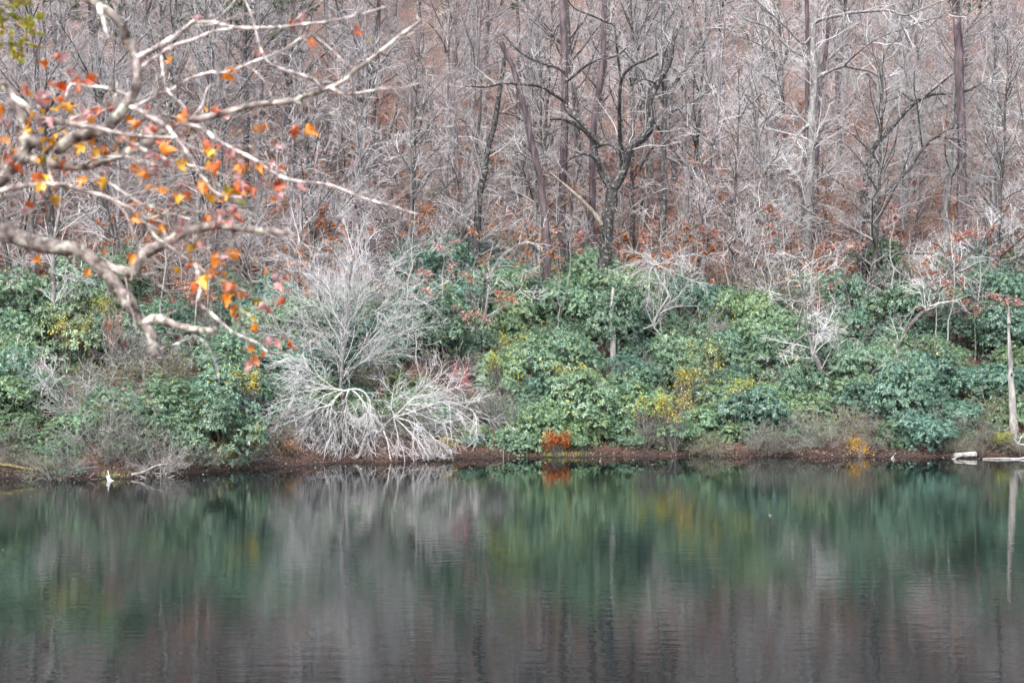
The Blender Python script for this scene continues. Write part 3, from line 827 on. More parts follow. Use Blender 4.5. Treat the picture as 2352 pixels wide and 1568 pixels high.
hero('arching_tree', 'pale flat-crowned little tree arching over the bushes left of the forked oak', 'tree', [
    (r7((520, 1110), (505, 1000), (495, 900), (515, 800), (535, 680), (540, 590), (530, 520)), 9, 5),
    (r7((540, 720), (620, 710), (700, 690), (760, 640), (840, 690), (930, 710)), 4, 2), (r7((540, 590), (470, 500), (400, 500), (360, 540)), 5, 2), (r7((535, 560), (620, 480), (720, 480), (800, 520), (860, 580)), 5, 2),
    (r7((530, 520), (600, 420), (700, 350), (830, 280), (930, 200)), 4, 2), (r7((540, 600), (640, 570), (740, 620)), 4, 2), (r7((500, 860), (470, 760), (475, 690)), 5, 2)], 72, 'bark_grey', 'twig_pale', DROOP, 933)
hero('dead_sapling', 'thin black dead stem beside the flat-crowned little tree', 'tree', [(r7((470, 1050), (455, 900), (440, 780), (415, 680), (412, 600)), 6, 3)], 71.5, 'bark_dark', 'twig_dark', [S(.6, 60, .3, 4)], 934)
hero('bleached_snag', 'bleached dead tree top spraying fine white branches right of the oak', 'tree', [
    (r7((1790, 1100), (1760, 1020), (1700, 930), (1665, 870), (1720, 760), (1770, 670), (1720, 590), (1680, 500), (1690, 450)), 4.5, 3.5),
    (r7((1665, 870), (1580, 910), (1500, 950), (1420, 985)), 3, 1.2), (r7((1690, 460), (1640, 480), (1600, 560), (1560, 600)), 3, 1.2), (r7((1690, 460), (1650, 520), (1640, 620), (1625, 740)), 2.6, 1.2),
    (r7((1690, 460), (1600, 440), (1500, 470), (1400, 500)), 3, 1.2), (r7((1700, 460), (1790, 450), (1880, 480), (1980, 490)), 3, 1.2), (r7((1690, 470), (1600, 500), (1480, 560)), 2.6, 1.2), (r7((1700, 460), (1640, 400), (1520, 380), (1420, 370)), 2.6, 1.2),
    (r7((1720, 470), (1820, 420), (1930, 400), (2040, 420)), 2.6, 1.2), (r7((1710, 480), (1800, 520), (1900, 560), (2000, 600)), 2.6, 1.2)], 73.5, 'bark_pale', 'twig_pale', [S(6, 36, .45, 7, bend=-.04, lmin=.6, rmin=.007, wander=.12, rfac=.005), S(4, 36, .5, 5, rmin=.0055), S(3, 36, .5, 4, rmin=.005)], 935, tint=(.8, .8, .8))
hero('stump_pole', 'slender pale grey broken pole standing below the forked oak', 'snag', [(r7((1390, 970), (1380, 860), (1385, 740), (1392, 620)), 12, 7)], 72.5, 'wood_bleached', 'twig_pale', [], 936)
snag = hero('snag', 'weathered grey dead trunk with pointed top and woodpecker holes, far right', 'snag', [(r8((2285, 1530), (2280, 1440), (2268, 1250), (2258, 1050), (2250, 900), (2250, 820), (2257, 735)), 19, 3)], 65.3, 'wood_bleached', 'twig_pale', [], 937)
M['hollow'] = bark_mat('hollow', (.008, .007, .006), (.02, .018, .016), 20, bump=0)
def snag_detail(th, Yd):
    rng = np.random.default_rng(5)
    b = np.array(th.location)
    for (x, y, w, h) in ((2274, 1153, .035, .06), (2262, 1190, .045, .09)):
        c = at(*r8((x, y))[0], Yd) - b
        c[1] -= .165
        a = np.linspace(0, 2 * np.pi, 12, endpoint=False)
        V = np.concatenate([np.stack([c[0] + np.cos(a) * w * k, np.full(12, c[1] + .012 * (k < .9)), c[2] + np.sin(a) * h * k], -1) for k in (1.0, .7)] + [[[c[0], c[1] + .03, c[2]]]])
        i = np.arange(12); n = np.roll(i, -1)
        obj('knot_hole', new_mesh('knot_hole', [(V, np.stack([i, n, n + 12, i + 12], -1), 0), (V, np.stack([i + 12, n + 12, np.full(12, 24)], -1), 0)], [M['hollow']]), th)
    top = at(*r8((2254, 800))[0], Yd) - b
    for k in range(4):
        q = top + np.array([rng.normal(0, .05), rng.normal(0, .05), -.3]); e = q + np.array([rng.normal(0, .05), rng.normal(0, .04), rng.uniform(.5, 1.0)])
        obj('splinter', new_mesh('splinter', [(*tubes(spline(np.array([q, e]), 5)[None], np.linspace(.045, .006, 5)[None], 5, .1, rng), 0)], [M['wood_bleached']]), th)
snag_detail(snag, 65.3)
for k, (pts, w, Y, lab) in enumerate([
    (r3((240, 870), (232, 600), (222, 420), (215, 200), (225, 30), (240, -200), (230, -420)), 13, 70, 'grey trunk at far left with horizontal pale branches'),
    (r3((280, 1190), (300, 1010), (340, 820), (368, 680), (362, 500), (365, 350), (395, 160), (420, 0), (430, -200)), 13, 62.5, 'slightly bent grey-green trunk beside the far-left grey trunk'),
    (r3((435, 1240), (470, 1120), (520, 1000), (570, 960), (640, 820)), 8, 62, 'thin dark slanting stem in the left rhododendrons'),
    (r3((1010, 1200), (1020, 1080), (1000, 980)), 12, 62.5, 'short dark stump behind the tip of the near bough')]):
    hero('bare_tree', lab, 'tree', [(pts, w, w * .5)] if k > 1 else [(pts, w, w * .5), (r3((365, 560), (500, 560), (620, 548), (690, 545)) if k else r3((230, 480), (280, 430), (340, 390)), 5, 2), (r3((350, 300), (420, 200), (520, 130), (640, 120)) if k else r3((220, 300), (120, 260), (20, 240)), 4, 2),
        (r3((375, 640), (440, 560), (560, 480)) if k else r3((232, 560), (120, 620), (0, 640)), 4, 2), (r3((370, 760), (460, 720), (600, 640)) if k else r3((240, 700), (120, 760), (0, 800)), 4, 2)], Y, 'bark_grey', 'twig_pale' if k < 2 else 'twig', [] if k == 3 else TW3, 940 + k)

# upright pale fan tree and the bleached tree sprawling at its foot
FAN = [S(3.9, 42, .62, 11, rmin=.0070, up=.06, t0=.22, lmin=1.6, lmax=5.2, wander=.13, bend=-.014, rfac=.0034), S(3.6, 34, .45, 7, rmin=.0058, wander=.16, lmin=.6, rfac=.003), S(2.6, 40, .5, 4, rmin=.005, wander=.13, lmin=.4)]
hero('pale_tree', 'pale upright tree with twin stems and a wide vase of white twigs', 'tree', [
    (r4((1205, 1400), (1210, 1290), (1225, 1080), (1240, 900), (1260, 700), (1270, 560), (1300, 400)), 8, 3), (r4((1255, 1400), (1250, 1250), (1258, 1050), (1265, 860), (1290, 700), (1340, 520), (1400, 380)), 7, 2.5),
    (r4((1215, 1250), (1180, 1100), (1120, 980), (1060, 900), (980, 820)), 3.6, 1.5), (r4((1250, 1250), (1330, 1080), (1430, 940), (1540, 860), (1640, 830)), 3.6, 1.5), (r4((1240, 950), (1190, 800), (1150, 660), (1140, 520)), 3.6, 1.5), (r4((1260, 950), (1350, 760), (1450, 640), (1560, 560)), 3.6, 1.5), (r4((1220, 1200), (1080, 1160), (940, 1130), (820, 1110), (700, 1180)), 3, 1.4), (r4((1250, 1180), (1400, 1120), (1560, 1080), (1680, 1010)), 3, 1.4), (r4((1225, 1080), (1050, 1020), (900, 960), (760, 930)), 3, 1.4), (r4((1255, 1060), (1420, 1000), (1580, 940), (1720, 920)), 3, 1.4), (r4((1260, 760), (1400, 600), (1560, 470), (1720, 380)), 3, 1.4), (r4((1245, 800), (1120, 640), (1000, 500), (900, 420)), 3, 1.4), (r4((1255, 880), (1440, 780), (1620, 700), (1790, 690)), 3, 1.4), (r4((1235, 900), (1080, 780), (930, 700), (790, 690)), 3, 1.4)],
    64.6, 'bark_grey', 'twig_pale', FAN, 950, tint=(.85, .85, .86))

def bleached():
    rng = np.random.default_rng(951)
    Y = 61.8
    L = [
     (q2((830, 1040), (850, 930), (880, 830), (910, 720), (930, 600), (945, 500), (960, 420)), 30, 13, 'bark_dark'),
     (q2((985, 1075), (1010, 1050), (1090, 1000), (1120, 930), (1150, 830), (1200, 790), (1290, 780), (1340, 710), (1400, 655)), 15, 6, 'bark_grey'),
     (q2((950, 415), (1040, 400), (1120, 420), (1180, 490), (1195, 590)), 9, 4, 0), (q2((1030, 425), (1090, 470), (1150, 560), (1190, 640), (1215, 720)), 7, 3, 0),
     (q2((1000, 425), (975, 500), (985, 600), (970, 690)), 8, 4, 0), (q2((940, 415), (870, 470), (840, 540), (760, 560), (700, 580), (620, 610), (540, 590), (430, 590), (340, 600), (240, 650), (160, 730)), 8, 2, 0),
     (q2((840, 540), (800, 640), (740, 700), (650, 800), (600, 860)), 6, 2, 0), (q2((940, 405), (830, 385), (740, 360), (620, 320), (480, 310), (380, 310), (280, 370)), 8, 2, 0),
     (q2((900, 400), (780, 320), (700, 265), (600, 200), (520, 140), (400, 130)), 6, 2, 0), (q2((900, 410), (760, 400), (650, 420), (560, 430), (420, 510)), 6, 2, 0), (q2((640, 605), (560, 690), (480, 710)), 4, 2, 0),
     (q2((970, 690), (1030, 730), (1060, 790)), 4, 2, 0), (q2((970, 690), (980, 850), (965, 990)), 4, 2, 0), (q2((850, 610), (960, 610), (1010, 620)), 4, 2, 0), (q2((900, 600), (800, 700), (740, 790), (740, 990)), 4, 2, 0),
     (q2((1000, 760), (940, 900), (830, 1070)), 4, 1, 0),
     (q2((1400, 655), (1460, 600), (1560, 500), (1700, 380), (1800, 300), (1900, 220)), 6, 2, 0), (q2((1400, 655), (1560, 610), (1700, 560), (1870, 510), (2000, 550), (2100, 590), (2170, 690)), 6, 2, 0),
     (q2((1400, 655), (1540, 690), (1680, 770), (1800, 880), (1900, 980)), 6, 2, 0), (q2((1300, 750), (1340, 850), (1360, 960), (1380, 1050), (1420, 1110)), 7, 3, 0), (q2((1330, 850), (1430, 960), (1480, 1040), (1500, 1090)), 6, 3, 0),
     (q2((1410, 660), (1450, 850), (1490, 970), (1505, 1095)), 5, 3, 0), (q2((1400, 660), (1560, 800), (1650, 900), (1700, 1000)), 5, 2, 0), (q2((1180, 800), (1190, 860), (1230, 930), (1240, 1000)), 5, 3, 0), (q2((1480, 930), (1560, 1010), (1610, 1100)), 4, 2, 0),
     (q2((1450, 610), (1600, 480), (1800, 440), (2050, 350)), 5, 2, 0), (q2((1195, 590), (1260, 680), (1330, 760)), 5, 3, 0), (q2((1160, 560), (1170, 700), (1160, 830), (1180, 920)), 5, 2, 0), (q2((1420, 660), (1380, 560), (1400, 400), (1410, 340)), 4, 2, 0),
     (q2((930, 420), (780, 470), (640, 540), (480, 660), (380, 790)), 6, 2, 0), (q2((900, 500), (780, 600), (660, 720), (540, 880), (480, 980)), 6, 2, 0), (q2((900, 560), (820, 700), (720, 850), (640, 1010)), 5, 2, 0), (q2((920, 640), (860, 780), (800, 900), (770, 1050)), 5, 2, 0),
     (q2((1400, 655), (1500, 740), (1600, 860), (1760, 1000)), 5, 2, 0), (q2((1500, 600), (1640, 640), (1800, 700), (1950, 780)), 5, 2, 0)]
    th = None; done = []
    for k, (pts, w0, w1, b) in enumerate(L):
        n = 18
        P, R = limb3d(pts, Y - (.2 if k == 1 else 0), rng, n, 0 if k < 2 else rng.uniform(-.45, .05), w0 * (.8 if k < 2 else .62), w1 * (.8 if k < 2 else .5))
        if k < 2:
            P, R = root_down(P, R, 1.1)
            P = spline(P, n); R = np.interp(np.linspace(0, 1, n), np.linspace(0, 1, len(R)), R)
        else:
            q = np.vstack([o[0] for o in done]); j = np.argmin(((q - P[0]) ** 2).sum(1)); P = P + (q[j] - P[0]) * np.linspace(1, 0, n)[:, None] ** 2
        if k == 0:
            base = P[0].copy()
            th = thing('bleached_tree', 'sprawling bleached white tree whose bare branches droop to the water', 'tree', base)
        done.append((P, R))
        me = new_mesh('limb', [(*tubes((P - base)[None], R[None], 8, .05, rng), 0)], [M[b or 'bark_pale']])
        obj('trunk' if k < 2 else 'limb', me, th)
    P = np.array([p - base for p, _ in done[2:]]); R = np.array([r for _, r in done[2:]])
    a = sprout(P, R, rng, **S(6.5, 42, .50, 9, rmin=.0078, t0=.10, lmin=.9, bend=-.04, wander=.10, rfac=.004))
    b = sprout(*a, rng, **S(4.2, 34, .5, 6, rmin=.0062, bend=-.03, wander=.12, lmin=.5)); c = sprout(*b, rng, **S(2.8, 34, .55, 4, rmin=.0052, wander=.13, lmin=.35))
    a, b, c = [(p[k], r[k]) for p, r in (a, b, c) for k in [p[..., 2].min(1) > .05 - base[2]]]   # nothing dips under the water
    obj('crown', new_mesh('crown', [(*tubes(*a, 4), 0), (*tubes(*b, 3), 0), (*tubes(*c, 3), 0)], [M['twig_pale']]), th, kind='stuff')
bleached()

# ------------------------------------------------------------------ coloured leaves: small maples, vines, bushes
def canopy_spot(u, v, h):
    for Y in np.arange(53, 150, .1):
        p = at(u, v, Y)
        if Y - shore(p[0]) > .4 and float(ground(p[0], Y)) + h >= p[2]:
            return p[0], Y
    return at(u, v, 150)[0], 150
def dome_meshes(seed, R, H, nl, size, patchy=0.0):
    rng = np.random.default_rng(seed)
    nlobe = 9
    a = rng.uniform(0, 6.28, nlobe); r = R * .7 * np.sqrt(rng.random(nlobe))
    C = np.stack([np.cos(a) * r, np.sin(a) * r, H * rng.uniform(.25, .8, nlobe)], -1); rad = R * rng.uniform(.25, .5, nlobe)
    w = rng.random(nlobe) ** (.6 + 1.2 * patchy); k = rng.choice(nlobe, nl, p=w / w.sum())
    v = norm(rng.standard_normal((nl, 3))); p = C[k] + v * (rad[k] * (rng.uniform(.2, 1.1, nl) if not patchy else np.abs(rng.normal(0, 1.0, nl))))[:, None]
    p[:, 2] = np.maximum(p[:, 2], .06)
    q = v * .6 + rng.standard_normal((nl, 3)) * .6 + np.array([0, 0, -.3]); sz = size * rng.uniform(.6, 1.25, nl)
    ns = 34
    e = p[rng.integers(nl, size=ns)]; t = np.linspace(0, 1, 7)[None, :, None]
    P = np.array([0, 0, -.2]) + (e[:, None] + np.array([0, 0, .2])) * t + np.sin(t * 3.14) * rng.standard_normal((ns, 1, 3)) * .1 * R
    l2 = sprout(P, np.linspace(.016, .006, 7)[None] * np.ones((ns, 1)), rng, dens=3, ang=50, lf=.35, n=5, wander=.18, rmin=.005)
    return (new_mesh('stems', [(*tubes(P, np.linspace(.016, .005, 7)[None] * np.ones((ns, 1)), 4), 0), (*tubes(*l2, 3), 0)], [M['twig_dark']]),
            new_mesh('leaves', [(*leaf_quads(p, q, sz, sz * .65, rng), 0)], [M['leaf']], smooth=False))

def maple_meshes(seed, H, nl):
    rng = np.random.default_rng(seed)
    t = np.linspace(0, 1, 10)
    P = np.stack([.05 * H * np.sin(t * 3 + seed), .04 * H * np.sin(t * 2), t * H - .3], -1)[None] + np.cumsum(rng.standard_normal((1, 10, 3)) * .10, axis=1); R = (np.linspace(.05, .012, 10))[None]
    a = sprout(P, R, rng, dens=2.4, t0=.35, ang=72, lf=.30, n=7, wander=.09, up=.05, rmin=.008, prof=.5)
    b = sprout(*a, rng, dens=3, t0=.2, ang=45, lf=.45, n=5, wander=.12, rmin=.006, flat=.7, lmin=.3)
    k = rng.permutation(len(a[0]))[:max(4, len(a[0]) // 3)]
    bb = sprout(a[0][k], a[1][k], rng, dens=5, t0=.35, ang=50, lf=.4, n=5, wander=.12, rmin=.006, flat=.8, lmin=.3)
    p, d = along(bb[0], rng, nl, .1)
    q = d * .5 + rng.standard_normal((nl, 3)) * np.array([.7, .7, .35]) + np.array([0, 0, -.3]); s = rng.uniform(.09, .17, nl)
    return (new_mesh('stems', [(*tubes(P, R, 6), 0), (*tubes(*a, 4), 0), (*tubes(*b, 3), 0), (*tubes(*bb, 3), 0)], [M['twig_brown']]),
            new_mesh('leaves', [(*leaf_quads(p, q, s, s * .8, rng), 0)], [M['leaf']], smooth=False))
BUSH = [dome_meshes(700, .75, 1.15, 1500, .085), dome_meshes(701, .8, 1.2, 700, .08, 1), maple_meshes(702, 7, 520), maple_meshes(703, 8, 800), dome_meshes(704, 1.0, 3.0, 800, .085, 1.4)]
YEL, RED, PNK, ORG, GRN, LIM = (.54, .46, .08), (.54, .27, .24), (.62, .40, .37), (.55, .20, .04), (.20, .30, .08), (.42, .44, .07)
for (u, v, h, k, sc, c, name, lab, cat) in [
    (1280, 1012, .6, 0, 1.05, (.48, .15, .035), 'orange_bush', 'compact rust-orange bush at the waterline', 'bush'),
    (1055, 845, 1.9, 1, 1.35, (.58, .16, .16), 'red_shrub', 'small pinkish-red leafed shrub right of the bleached tree', 'shrub'),
    (545, 850, 2.0, 0, .8, YEL, 'yellow_shrub', 'yellow-leaved shrub below the hanging orange leaves', 'shrub'), (1190, 770, 2.2, 1, 1.3, LIM, 'yellow_shrub', 'lime-yellow vine-like shrub beneath the flat-crowned little tree', 'shrub'),
    (1165, 815, 1.8, 1, 1.2, LIM, 'yellow_shrub', 'second lime-yellow shrub, lower than the one under the flat-crowned tree', 'shrub'), (1310, 845, 2.0, 1, .9, YEL, 'yellow_shrub', 'golden leafy spray above the rust-orange bush', 'shrub'),
    (1625, 800, 2.1, 1, 1.4, YEL, 'yellow_shrub', 'golden-leaved shrub in the bushes below the dead white crown', 'shrub'), (1600, 850, 2.0, 1, 1.1, YEL, 'yellow_shrub', 'smaller golden shrub just under the golden-leaved shrub', 'shrub'),
    (1550, 915, 1.9, 1, 1.1, YEL, 'yellow_shrub', 'bright yellow low shrub right of and above the rust-orange bush', 'shrub'), (1690, 870, 1.9, 1, .9, LIM, 'yellow_shrub', 'lime-yellow tuft right of the golden shrubs', 'shrub'),
    (510, 1020, .6, 1, .9, YEL, 'yellow_shrub', 'golden shrub low on the left bank by the thin stake', 'shrub'), (595, 985, .9, 1, 1.0, YEL, 'yellow_shrub', 'yellow and green shrub left of the bleached tree', 'shrub'), (460, 1030, .4, 1, .6, ORG, 'yellow_shrub', 'small orange shrub at the left waterline', 'shrub'),
    (1965, 1012, .6, 1, .9, (.58, .34, .05), 'yellow_shrub', 'yellow-orange shrub at the right waterline', 'shrub'), (2300, 985, .9, 0, .8, LIM, 'yellow_shrub', 'yellowish-green bush at the foot of the grey snag', 'shrub'), (2320, 950, 1.0, 1, .8, ORG, 'orange_bush', 'thin orange shrub right at the base of the grey snag', 'shrub'),
    (680, 1000, .7, 1, .8, (.60, .36, .18), 'tan_shrub', 'peach-leaved shrub beside the dark trunk of the bleached tree', 'shrub'), (1040, 1000, .6, 1, .8, YEL, 'yellow_shrub', 'yellow shrub under the right tips of the bleached tree', 'shrub'),
    (220, 690, 2.2, 1, 1.3, LIM, 'yellow_shrub', 'lime-yellow shrub behind the near bough on the left', 'shrub'), (160, 740, 2.2, 1, 1.2, YEL, 'yellow_shrub', 'yellow sprays between the far-left trunks', 'shrub'), (260, 735, 1.8, 1, 1.2, (.50, .19, .12), 'red_shrub', 'dull red-brown shrub behind the near bough', 'shrub'),
    (1050, 655, 2.5, 1, .8, LIM, 'yellow_shrub', 'small bright lime tuft left of the flat-crowned little tree', 'shrub'), (1480, 905, 1.8, 1, .6, LIM, 'yellow_shrub', 'small lime tuft in the bushes above the rust-orange bush', 'shrub'),
    (360, 1000, .5, 1, .6, ORG, 'orange_bush', 'sparse red-orange shrub by the fallen grey branches', 'shrub'), (2285, 1000, .5, 1, .5, (.50, .12, .12), 'red_shrub', 'tiny red shrub near the white plank', 'shrub')]:
    high = h > 1.5
    X, Y = canopy_spot(u, v, 2.45 if high else h)
    place_leafy(BUSH[4 if high else k], X, Y - (0 if high else .35), RNG.uniform(0, 6.28), ((1.0 + .12 * (sc - 1)) if name != 'red_shrub' else (.5, .5, 1.0)) if high else sc, c, name, lab, cat, 'coloured shrubs on the bank')
for j, (u, v, h, k, sc, c, lab) in enumerate([
    (1720, 215, 5.5, 3, 1.6, PNK, 'pink-leaved maple high between the forked oak and the tall grey oak'), (1205, 350, 4.0, 2, 1.3, (.62, .20, .15), 'salmon-red maple behind the leaning dead pine'), (1345, 345, 4.2, 2, 1.3, RED, 'crimson maple seen through the fork of the oak'),
    (1620, 500, 3, 2, 1.2, (.60, .22, .18), 'coral-leaved maple right of the dead white crown'), (1590, 565, 2.4, 2, 1.0, (.62, .24, .17), 'low coral-orange maple above the dead white crown'), (1480, 350, 4.0, 3, 1.2, RED, 'red maple right of the oak fork'),
    (1810, 330, 4.5, 2, 1.3, PNK, 'pink maple left of the tall grey oak'), (1460, 120, 6, 2, 1.4, RED, 'small red maple high above the oak fork'), (2270, 120, 6, 2, 1.2, RED, 'scarlet maple at the upper right'), (1640, 130, 6, 3, 1.6, (.50, .26, .22), 'dusky pink maple near the top, right of the oak'),
    (650, 480, 3.2, 3, 1.5, (.50, .19, .09), 'orange-brown maple behind the near bough tip'), (700, 560, 2.4, 3, 1.2, (.46, .19, .10), 'rusty maple above the pale upright tree'), (820, 590, 2.4, 3, 1.1, (.42, .17, .10), 'russet maple just behind the pale upright tree'),
    (260, 560, 2.8, 3, 1.3, (.46, .18, .08), 'rust maple under the lower near bough')]):
    X, Y = canopy_spot(u, v, 4.8 * (.75 if v > 450 else 1))
    place_leafy(BUSH[k], X, Y, RNG.uniform(0, 6.28), (.75 if v > 450 else 1) * RNG.uniform(.9, 1.05), c, 'maple_tree', lab, 'maple', 'coloured maples on the hillside')
rng = np.random.default_rng(47)
MUTED = [(.58, .33, .28), (.50, .26, .19), (.60, .39, .34), (.50, .28, .17), (.55, .32, .18), (.55, .29, .25), (.52, .38, .32)]
for k in range(64):
    u = rng.uniform(150, 2340) if k % 4 else rng.uniform(1000, 1900); v = rng.uniform(150, 600)
    X, Y = canopy_spot(u, v, 5.6)
    place_leafy(BUSH[2 + k % 2], X, Y, rng.uniform(0, 6.28), rng.uniform(.7, 1.05), np.array(MUTED[k % 7]) * rng.uniform(.8, 1.05), 'maple_sapling', 'slim %s sapling in the bare woods, %s' % (('salmon-leaved', 'brick-red', 'dusty pink', 'brown-orange', 'amber', 'red-leaved', 'beige-pink')[k % 7], zone(u)), 'sapling', 'faded saplings in the woods')
PALEB = [leafy_meshes(720, 11, 1, .1, 900, .13, 'twig')]
for (u, v, h, lab) in [(1300, 120, 9, 'pale-leaved beech spreading whitish leaves above the oak fork'), (1080, 130, 9, 'pale-leaved beech left of the leaning dead pine'), (1480, 60, 9, 'pale-leaved beech at the top right of the oak'), (1660, 90, 9, 'pale-leaved beech near the top between the oaks')]:
    X, Y = canopy_spot(u, v, h)
    place_leafy(PALEB[0], X, Y, RNG.uniform(0, 6.28), RNG.uniform(.9, 1.1), (.62, .46, .40), 'beech_tree', lab, 'beech', 'pale-leaved beeches')

# ------------------------------------------------------------------ green pines
def pine_meshes(seed, H, c0, nb):
    rng = np.random.default_rng(seed)
    n = 12; t = np.linspace(0, 1, n)
    tr = np.stack([.02 * H * np.sin(t * 4), .015 * H * np.sin(t * 5 + 1), t * H - .3], -1)[None]; rad = (.012 * H * (1 - t) + .02)[None]
    l1 = sprout(tr, rad, rng, dens=nb / H, t0=c0, ang=78, lf=.2 if H > 5 else .3, n=7, wander=.08, up=.05, bend=.02, rmin=.014, prof=.3)
    l2 = sprout(*l1, rng, dens=2.6, t0=.3, ang=45, lf=.42, n=4, wander=.12, rmin=.009, lmin=.35, flat=.6)
    K = int(420 * H + 600)
    p, d = along(l2[0], rng, K, .35)
    m = 9
    dirs = norm(d[:, None] * .8 + rng.standard_normal((K, m, 3)) * .7 + np.array([0, 0, .25])); ln = rng.uniform(.12, .22, (K, m)) * (1 if H > 5 else .45)
    b = np.broadcast_to(p[:, None], dirs.shape); side = norm(np.cross(dirs, rng.standard_normal((K, m, 3)))) * .014
    V = np.stack([b - side, b + side, b + dirs * ln[..., None]], 2).reshape(-1, 3)
    F = np.arange(len(V)).reshape(-1, 3)
    return [new_mesh('trunk', [(*tubes(tr, rad, 8), 0)], [M['bark_pine']])], new_mesh('crown', [(*tubes(*l1, 4), 0), (*tubes(*l2, 3), 0), (V, F, 1)], [M['twig_dark'], M['needle']], smooth=False)
PINE = [pine_meshes(800, 17, .42, 60), pine_meshes(801, 19, .66, 46), pine_meshes(802, 3.2, .30, 30)]
for (u, Y, k, sc, lab) in [(590, 88, 0, 1.0, 'dark green pine behind the upper near branches'), (500, 93, 0, 1.08, 'second green pine, left of the dark one behind the near branches'), (660, 96, 0, .95, 'olive pine right of the dark one behind the near branches'), (215, 92, 0, 1.0, 'faint pine behind the near branch fork at upper left'),
                           (860, 94, 1, 1.0, 'pine at the top above the long white near branch'), (1180, 98, 1, 1.0, 'green pine at the top above the leaning dead pine'), (1545, 102, 1, 1.0, 'pine tuft at the top right of the oak'), (2275, 97, 1, 1.0, 'olive pine in the upper right corner'),
                           (2145, 69.5, 2, 1.0, 'young pine among rhododendrons left of the grey snag')]:
    X = (u - 1176) / F_V * Y
    place_tree(PINE[k], X, Y, RNG.uniform(0, 6.28), sc, lab, 'pines on the hillside', (1, 1, 1), name='pine_tree', cat='pine')

# ------------------------------------------------------------------ leaf litter
def litter(name, n, xr, d0, d1, size, seed, label):
    rng = np.random.default_rng(seed)
    X = rng.uniform(*xr, n); d = d0 + (d1 - d0) * rng.random(n) ** 1.3
    Y = shore(X) + d
    p = np.stack([X, Y, ground(X, Y) + .015], -1)
    q = rng.standard_normal((n, 3)); q[:, 2] *= .35
    s = size * rng.uniform(.6, 1.3, n)
    o = obj(name, new_mesh(name, [(*leaf_quads(p, q, s, s * .75, rng), 0)], [M['litter']], smooth=False), kind='stuff')
    o['label'] = label; o['category'] = 'leaves'
litter('bank_leaf_litter', 16000, (-24, 26), .12, 3.2, .09, 61, 'brown fallen leaves covering the strip of bank above the water')
litter('slope_leaf_litter', 60000, (-45, 45), 10, 48, .17, 62, 'brown fallen leaves carpeting the wooded slope')


# ------------------------------------------------------------------ driftwood and small things at the waterline
def onwater(u, v, z=0.0):
    Y = F_V * (CAM_Z - z) / (v - 784.0)
    return np.array(((u - 1176) / F_V * Y, Y, z))
def p1(*p):      # left shore crop, point + height above the water
    return [((0 + x / 3.675) / 1.063, (840 + y / 3.675) / 1.063) for x, y in p]
def p4(*p):
    return [((1860 + x / 3.136) / 1.063, (740 + y / 3.136) / 1.063) for x, y in p]

def driftwood(name, label, cat, sticks, Y, mat, seed, group=None, tint=(1, 1, 1), twigs=0):
    """sticks: (picture points, width px at both ends); all at depth Y, near the waterline"""
    rng = np.random.default_rng(seed)
    th = None; Ps = []
    for k, (pts, w0, w1) in enumerate(sticks):
        P, R = limb3d(pts, Y, rng, 12, rng.uniform(-.2, .2) if k else 0, w0, w1)
        P[:, 2] = np.maximum(P[:, 2], -.12)
        if th is None:
            base = P[0].copy(); th = thing(name, label, cat, base, 0, 1, group)
        end = np.r_[1, np.ones(len(R) - 2), .6]
        obj('branch' if k else 'stem', new_mesh('stick', [(*tubes((P - base)[None], (R * end)[None], 7, .07, rng), 0)], [M[mat]]), th, color=tint)
        Ps.append((P - base, R))
    if twigs:
        a = sprout(np.array([p for p, _ in Ps]), np.array([r for _, r in Ps]), rng, dens=twigs, ang=50, lf=.4, n=5, wander=.15, rmin=.008, lmin=.3)
        if len(a[0]):
            obj('twigs', new_mesh('twigs', [(*tubes(*a, 3), 0)], [M['twig_pale']]), th, color=tint, kind='stuff')
    return th

driftwood('fallen_branch', 'pale grey fallen branch propped on the left shore with crossing sticks', 'branch', [
    (p1((1180, 1170), (1280, 1150), (1360, 1110), (1420, 1085), (1510, 1078)), 7, 4), (p1((1180, 1165), (1280, 1190), (1380, 1225), (1510, 1250)), 3, 2), (p1((1440, 1225), (1500, 1200), (1570, 1178)), 3, 2), (p1((1440, 1090), (1440, 1180), (1440, 1240)), 2.4, 2), (p1((1380, 1160), (1480, 1155)), 3, 2), (p1((1440, 1218), (1500, 1232), (1570, 1245)), 2.4, 1.5)], 54.2, 'wood_bleached', 971)
driftwood('fallen_branch', 'low grey sticks and brushwood in the shallows at far left', 'branch', [
    (p1((640, 1145), (720, 1118), (800, 1108), (880, 1105)), 5, 3), (p1((570, 1180), (630, 1195), (685, 1210)), 3, 2), (p1((570, 1245), (630, 1225), (685, 1205)), 3, 2), (p1((690, 1170), (720, 1195), (748, 1225)), 3, 2), (p1((700, 1205), (790, 1210), (870, 1215)), 3, 1.5)], 53.6, 'bark_grey', 972, twigs=2.5)
driftwood('thin_stake', 'thin upright grey stake in the water left of the yellow shrub', 'stake', [(p1((1678, 1140), (1676, 1040), (1672, 920)), 2.6, 1.6)], 56.4, 'wood_bleached', 973)
driftwood('thin_stake', 'short thin pale stake at the waterline left of the rust-orange bush', 'stake', [([(1157, 1062), (1156, 1040), (1156, 1020)], 2.2, 1.4)], 63.0, 'wood_bleached', 974)
driftwood('mossy_log', 'mossy brown log lying on the shore at the left edge', 'log', [(p1((-60, 1075), (60, 1085), (200, 1112), (400, 1140)), 11, 5)], 53.7, 'bark_bough', 975, tint=(.62, .55, .28))
